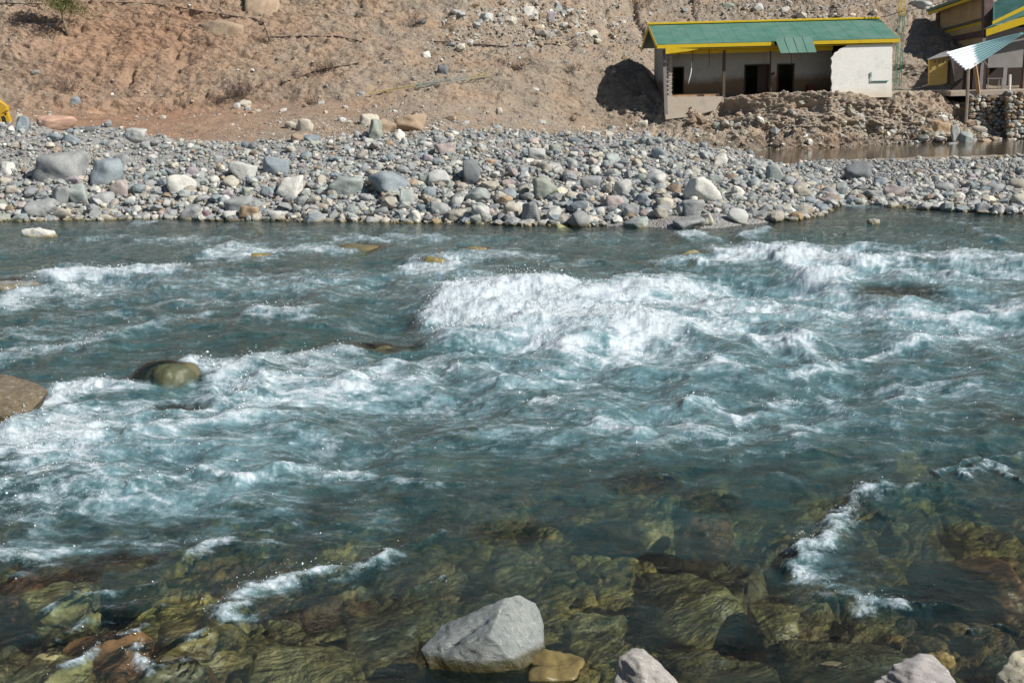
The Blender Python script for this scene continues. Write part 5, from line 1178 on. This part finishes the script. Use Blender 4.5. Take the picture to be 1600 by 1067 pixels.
stone_wall('dry_stone_wall', XP(1572, 77.6, 180), XP(1572, 77.6, 180) + 9, zf2 - .02, PY(1580, 214, 76.6).z, 78.0, 77.2, 'sunlit dry stone retaining wall at the right edge', 811)
stone_wall('dry_stone_wall', XP(1513, 79, 165), XP(1571, 79, 165), zf2 - .05, PY(1540, 200, 78.6).z, 79.1, 78.7, 'shaded dry stone wall set back under the open house floor', 823)

# ---- the fallen lattice pole on the slope
fa = hit(578, 152)[0]; fb_ = hit(768, 124)[0]; FPt = empty('fallen_lattice_pole', (fa + fb_) / 2, 'fallen lattice pole, yellow and teal, lying aslant across the hillside', 'pole')
up = Vector((0, -.25, .35)); M_TEALP = flat_mat('faded_teal_paint', (.17, .22, .20), .7); M_YP = flat_mat('faded_yellow_paint', (.34, .27, .11), .8)
def on(f): return fa.lerp(fb_, f) + Vector((0, -.30, .22))
for j, off in enumerate((Vector((0, 0, .0)), Vector((0, -.05, .26)), Vector((0, .25, .12)))):
    for (f0_, f1_, mt) in ((0, .36, M_YP), (.36, .80, M_TEALP), (.80, 1.0, M_YP)):
        k0, k1 = .15 + .85 * f0_, .15 + .85 * f1_
        bm = bmesh.new(); tube_into(bm, [on(f0_) + off * k0, on(f1_) + off * k1], .022, 5); finish(bm, 'lattice_leg', mt, FPt)
bm = bmesh.new()
for i in range(26):
    f_ = i / 26; k = .15 + .85 * f_; o1, o2 = (Vector((0, 0, 0)), Vector((0, -.05, .26))) if i % 2 else (Vector((0, -.05, .26)), Vector((0, 0, 0)))
    tube_into(bm, [on(f_) + o1 * k, on(f_ + 1 / 26) + o2 * k], .009, 4)
finish(bm, 'cross_bracing', M_TEALP, FPt)

# ---- pipes, roots and dry plants on the hill
def ground_line(pts, r, name, mat, lab, cat, lift=.05):
    P = []
    for i in range(len(pts) - 1):
        for f in (0, .33, .66): P.append(hit(pts[i][0] + (pts[i + 1][0] - pts[i][0]) * f, pts[i][1] + (pts[i + 1][1] - pts[i][1]) * f + random.uniform(-.6, .6))[0])
    P.append(hit(*pts[-1])[0]); P = [p + Vector((0, -lift, lift)) for p in P]
    tag(tube(name, P, r, mat, None, 6), lab, cat)
M_PIPE = flat_mat('dusty_black_pipe', (.055, .045, .045), .7); M_TWIG = flat_mat('dead_twigs', (.085, .055, .042), .95)
ground_line([(0, 7), (60, 8), (140, 5), (230, 7), (300, 17), (345, 24), (395, 30), (412, 38), (420, 60), (440, 59), (480, 58), (530, 59), (565, 67)], .035, 'black_pipe', M_PIPE, 'thin black water pipe winding across the upper left hillside', 'pipe')
ground_line([(678, 66), (730, 70), (790, 74), (850, 70), (905, 72)], .04, 'black_pipe', M_PIPE, 'thin black water pipe lying level across the middle hillside', 'pipe')
ground_line([(440, 132), (480, 118), (505, 110), (540, 104), (560, 100)], .035, 'exposed_root', M_TWIG, 'dark exposed root crossing the slope beside a dry shrub', 'root')
def dry_shrub(px, py, w, h, n, lab, seed, col=M_TWIG):
    loc, dist, nr = hit(px, py); s = dist / FPX; g = random.Random(seed); bm = bmesh.new()
    for i in range(n):
        x0_ = g.uniform(-.35, .35) * w * s; p = Vector((x0_, g.uniform(-.2, .1), 0)); d = Vector((g.uniform(-.8, .8), g.uniform(-.8, -.1), g.uniform(.3, 1))).normalized(); L_ = h * s * g.uniform(.5, 1.2)
        pts = [p]
        for k in range(3): d = (d + Vector((g.uniform(-.5, .5), g.uniform(-.4, .4), g.uniform(-.3, .4)))).normalized(); pts.append(pts[-1] + d * L_ / 3)
        tube_into(bm, pts, .010, 3, .004)
        for q in range(3):
            b0 = pts[g.randint(1, 3)]; e_ = b0 + Vector((g.uniform(-1, 1), g.uniform(-1, .2), g.uniform(-.3, 1))) * L_ * .35; tube_into(bm, [b0, e_], .006, 3, .003)
    o = finish(bm, 'dry_shrub', col); o.location = loc; tag(o, lab, 'shrub', 'dry shrubs on the hillside')
M_TW2 = flat_mat('purple_grey_twigs', (.13, .10, .095), .95)
dry_shrub(510, 112, 46, 14, 70, 'dark dry shrub at the root in the middle of the hill', 1)
dry_shrub(375, 148, 60, 30, 90, 'sparse purplish dry shrub above the dirt track', 2, M_TW2); dry_shrub(803, 110, 40, 16, 80, 'dark dry shrub at the top of the rilled bank', 3)
dry_shrub(650, 42, 26, 22, 40, 'thin dry shrub left of the scree', 4, M_TW2); dry_shrub(100, 140, 60, 34, 60, 'large faint dry shrub above the left end of the track', 5, M_TW2)
dry_shrub(490, 162, 30, 14, 40, 'low brown dry shrub right above the soil boulders', 7)
dry_shrub(1000, 14, 30, 26, 50, 'dark dry shrub near the top edge left of the roof', 10); dry_shrub(415, 66, 22, 12, 30, 'small tuft of dry twigs at the bend of the pipe', 11)
dry_shrub(895, 112, 30, 16, 40, 'dry tuft right along the top of the rilled bank', 12); dry_shrub(1440, 208, 26, 14, 40, 'brown dry tuft in the rubble bank left of the grey prop', 13, flat_mat('olive_twigs', (.12, .10, .05), .9))

# ---- the tree at the top left
tb = hit(107, 56)[0]; g = random.Random(44)
T = empty('hillside_tree', tb, 'bushy olive-green tree with a bare pale trunk at the top left edge', 'tree')
M_BARK = flat_mat('pale_bark', (.24, .19, .14), .9, .3, 6); M_LEAF, nt, b = newmat('olive_leaves'); n1 = noise(nt, 2.5, 3, .6, geopos(nt))
nt.links.new(ramp(nt, n1, [(.3, (.035, .05, .012)), (.5, (.085, .095, .022)), (.7, (.17, .15, .04))]), b.inputs['Base Color']); b.inputs['Roughness'].default_value = .6
bm = bmesh.new(); top = tb + Vector((-.35, -.9, 4.4)); tube_into(bm, [tb - Vector((0, 0, .3)), tb + Vector((-.12, -.15, .9)), tb + Vector((-.2, -.45, 1.9)), top], .12, 7, .05); finish(bm, 'trunk', M_BARK, T, smooth=True)
tips = []; 
for i in range(16):
    f = g.uniform(.42, 1); st_ = tb.lerp(top, f); an = g.uniform(0, 6.28); L_ = g.uniform(.8, 1.7) * (1.2 - f * .4)
    e_ = st_ + Vector((math.cos(an) * L_ - .15, math.sin(an) * L_ * .8, g.uniform(-.35, .4) * L_)); bm = bmesh.new(); md = st_.lerp(e_, .5) + Vector((0, 0, .12))
    tube_into(bm, [st_, md, e_], .04, 5, .012); finish(bm, 'limb', M_BARK, T, smooth=True); tips += [e_, md.lerp(e_, .4), md]
V, F = [], []; gg = np.random.default_rng(3); n = 9000
cen = np.array([t_[:] for t_ in tips])[gg.integers(0, len(tips), n)]; P = cen + gg.normal(0, 1, (n, 3)) * [.32, .32, .22]
a1 = gg.normal(size=(n, 3)); a1 /= np.linalg.norm(a1, axis=1)[:, None]; a2 = np.cross(a1, gg.normal(size=(n, 3))); a2 /= np.linalg.norm(a2, axis=1)[:, None]; s_ = gg.uniform(.035, .075, (n, 1))
V = np.stack([P - a1 * s_, P + a2 * s_ * .5, P + a1 * s_, P - a2 * s_ * .5], 1).reshape(-1, 3); F = np.arange(n * 4).reshape(-1, 4)
o = np_mesh('crown', V, F, [M_LEAF], smooth=False); o.parent = T; o.matrix_parent_inverse = T.matrix_world.inverted()

# ---- excavator, only its boom and dipper reach into the picture
M_CAT = flat_mat('yellow_machine_paint', (.55, .33, .02), .5, .2, 3, dirt=(.30, .2, .08)); M_BLK = flat_mat('black_rubber_steel', (.02, .02, .022), .6)
eb = PY(6, 206, 54.5); EX = empty('excavator', (eb.x - 3.4, 56.2, eb.z - .1), 'yellow excavator whose digging arm shows at the left edge behind the gravel crest', 'excavator')
ex, ey, ez = eb.x, 54.8, eb.z
def arm(name, pts, w, par=EX, mat=M_CAT):
    return slab_poly(name, pts, w, mat, par)
P_ = lambda px, py: PY(px, py, 54.8)
boom = arm('boom', [P_(-90, 150), P_(-40, 128), P_(0, 160), P_(9, 166), P_(10, 173), P_(0, 179), P_(-45, 145), P_(-88, 164)], .35)
arm('dipper_arm', [P_(6, 177), P_(11, 176), P_(17, 198), P_(13, 199)], .28); arm('dipper_arm', [P_(-3, 179), P_(10, 177), P_(10, 180), P_(1, 183), P_(4, 204), P_(-3, 205)], .28)
bm = bmesh.new(); tube_into(bm, [PY(3, 181, 54.9), PY(12, 199, 54.9)], .07, 6); tube_into(bm, [PY(8, 184, 54.95), PY(2, 199, 54.95)], .06, 6); finish(bm, 'hydraulic_ram', M_BLK, EX)
bx, bz = eb.x - 3.6, eb.z + .1
box('body', bx - 2.2, bx + .6, 55.2, 57.2, bz + .8, bz + 1.9, M_CAT, EX, .08); cb = box('cab', bx - .2, bx + .9, 55.2, 56.2, bz + 1.0, bz + 2.7, M_CAT, EX, .06)
box('window', bx + .0, bx + .7, 55.17, 55.2, bz + 1.7, bz + 2.5, flat_mat('dark_glass', (.02, .025, .03), .1), cb)
for yy_ in (55.0, 56.8):
    bm = bmesh.new(); cube_into(bm, (bx - .6, yy_, bz + .38), (3.2, .5, .72)); finish(bm, 'track', M_BLK, EX, .22)
slab_poly('bucket', [P_(-4, 205), P_(12, 203), P_(16, 212), P_(4, 222), P_(-8, 216)], .6, M_CAT, EX)
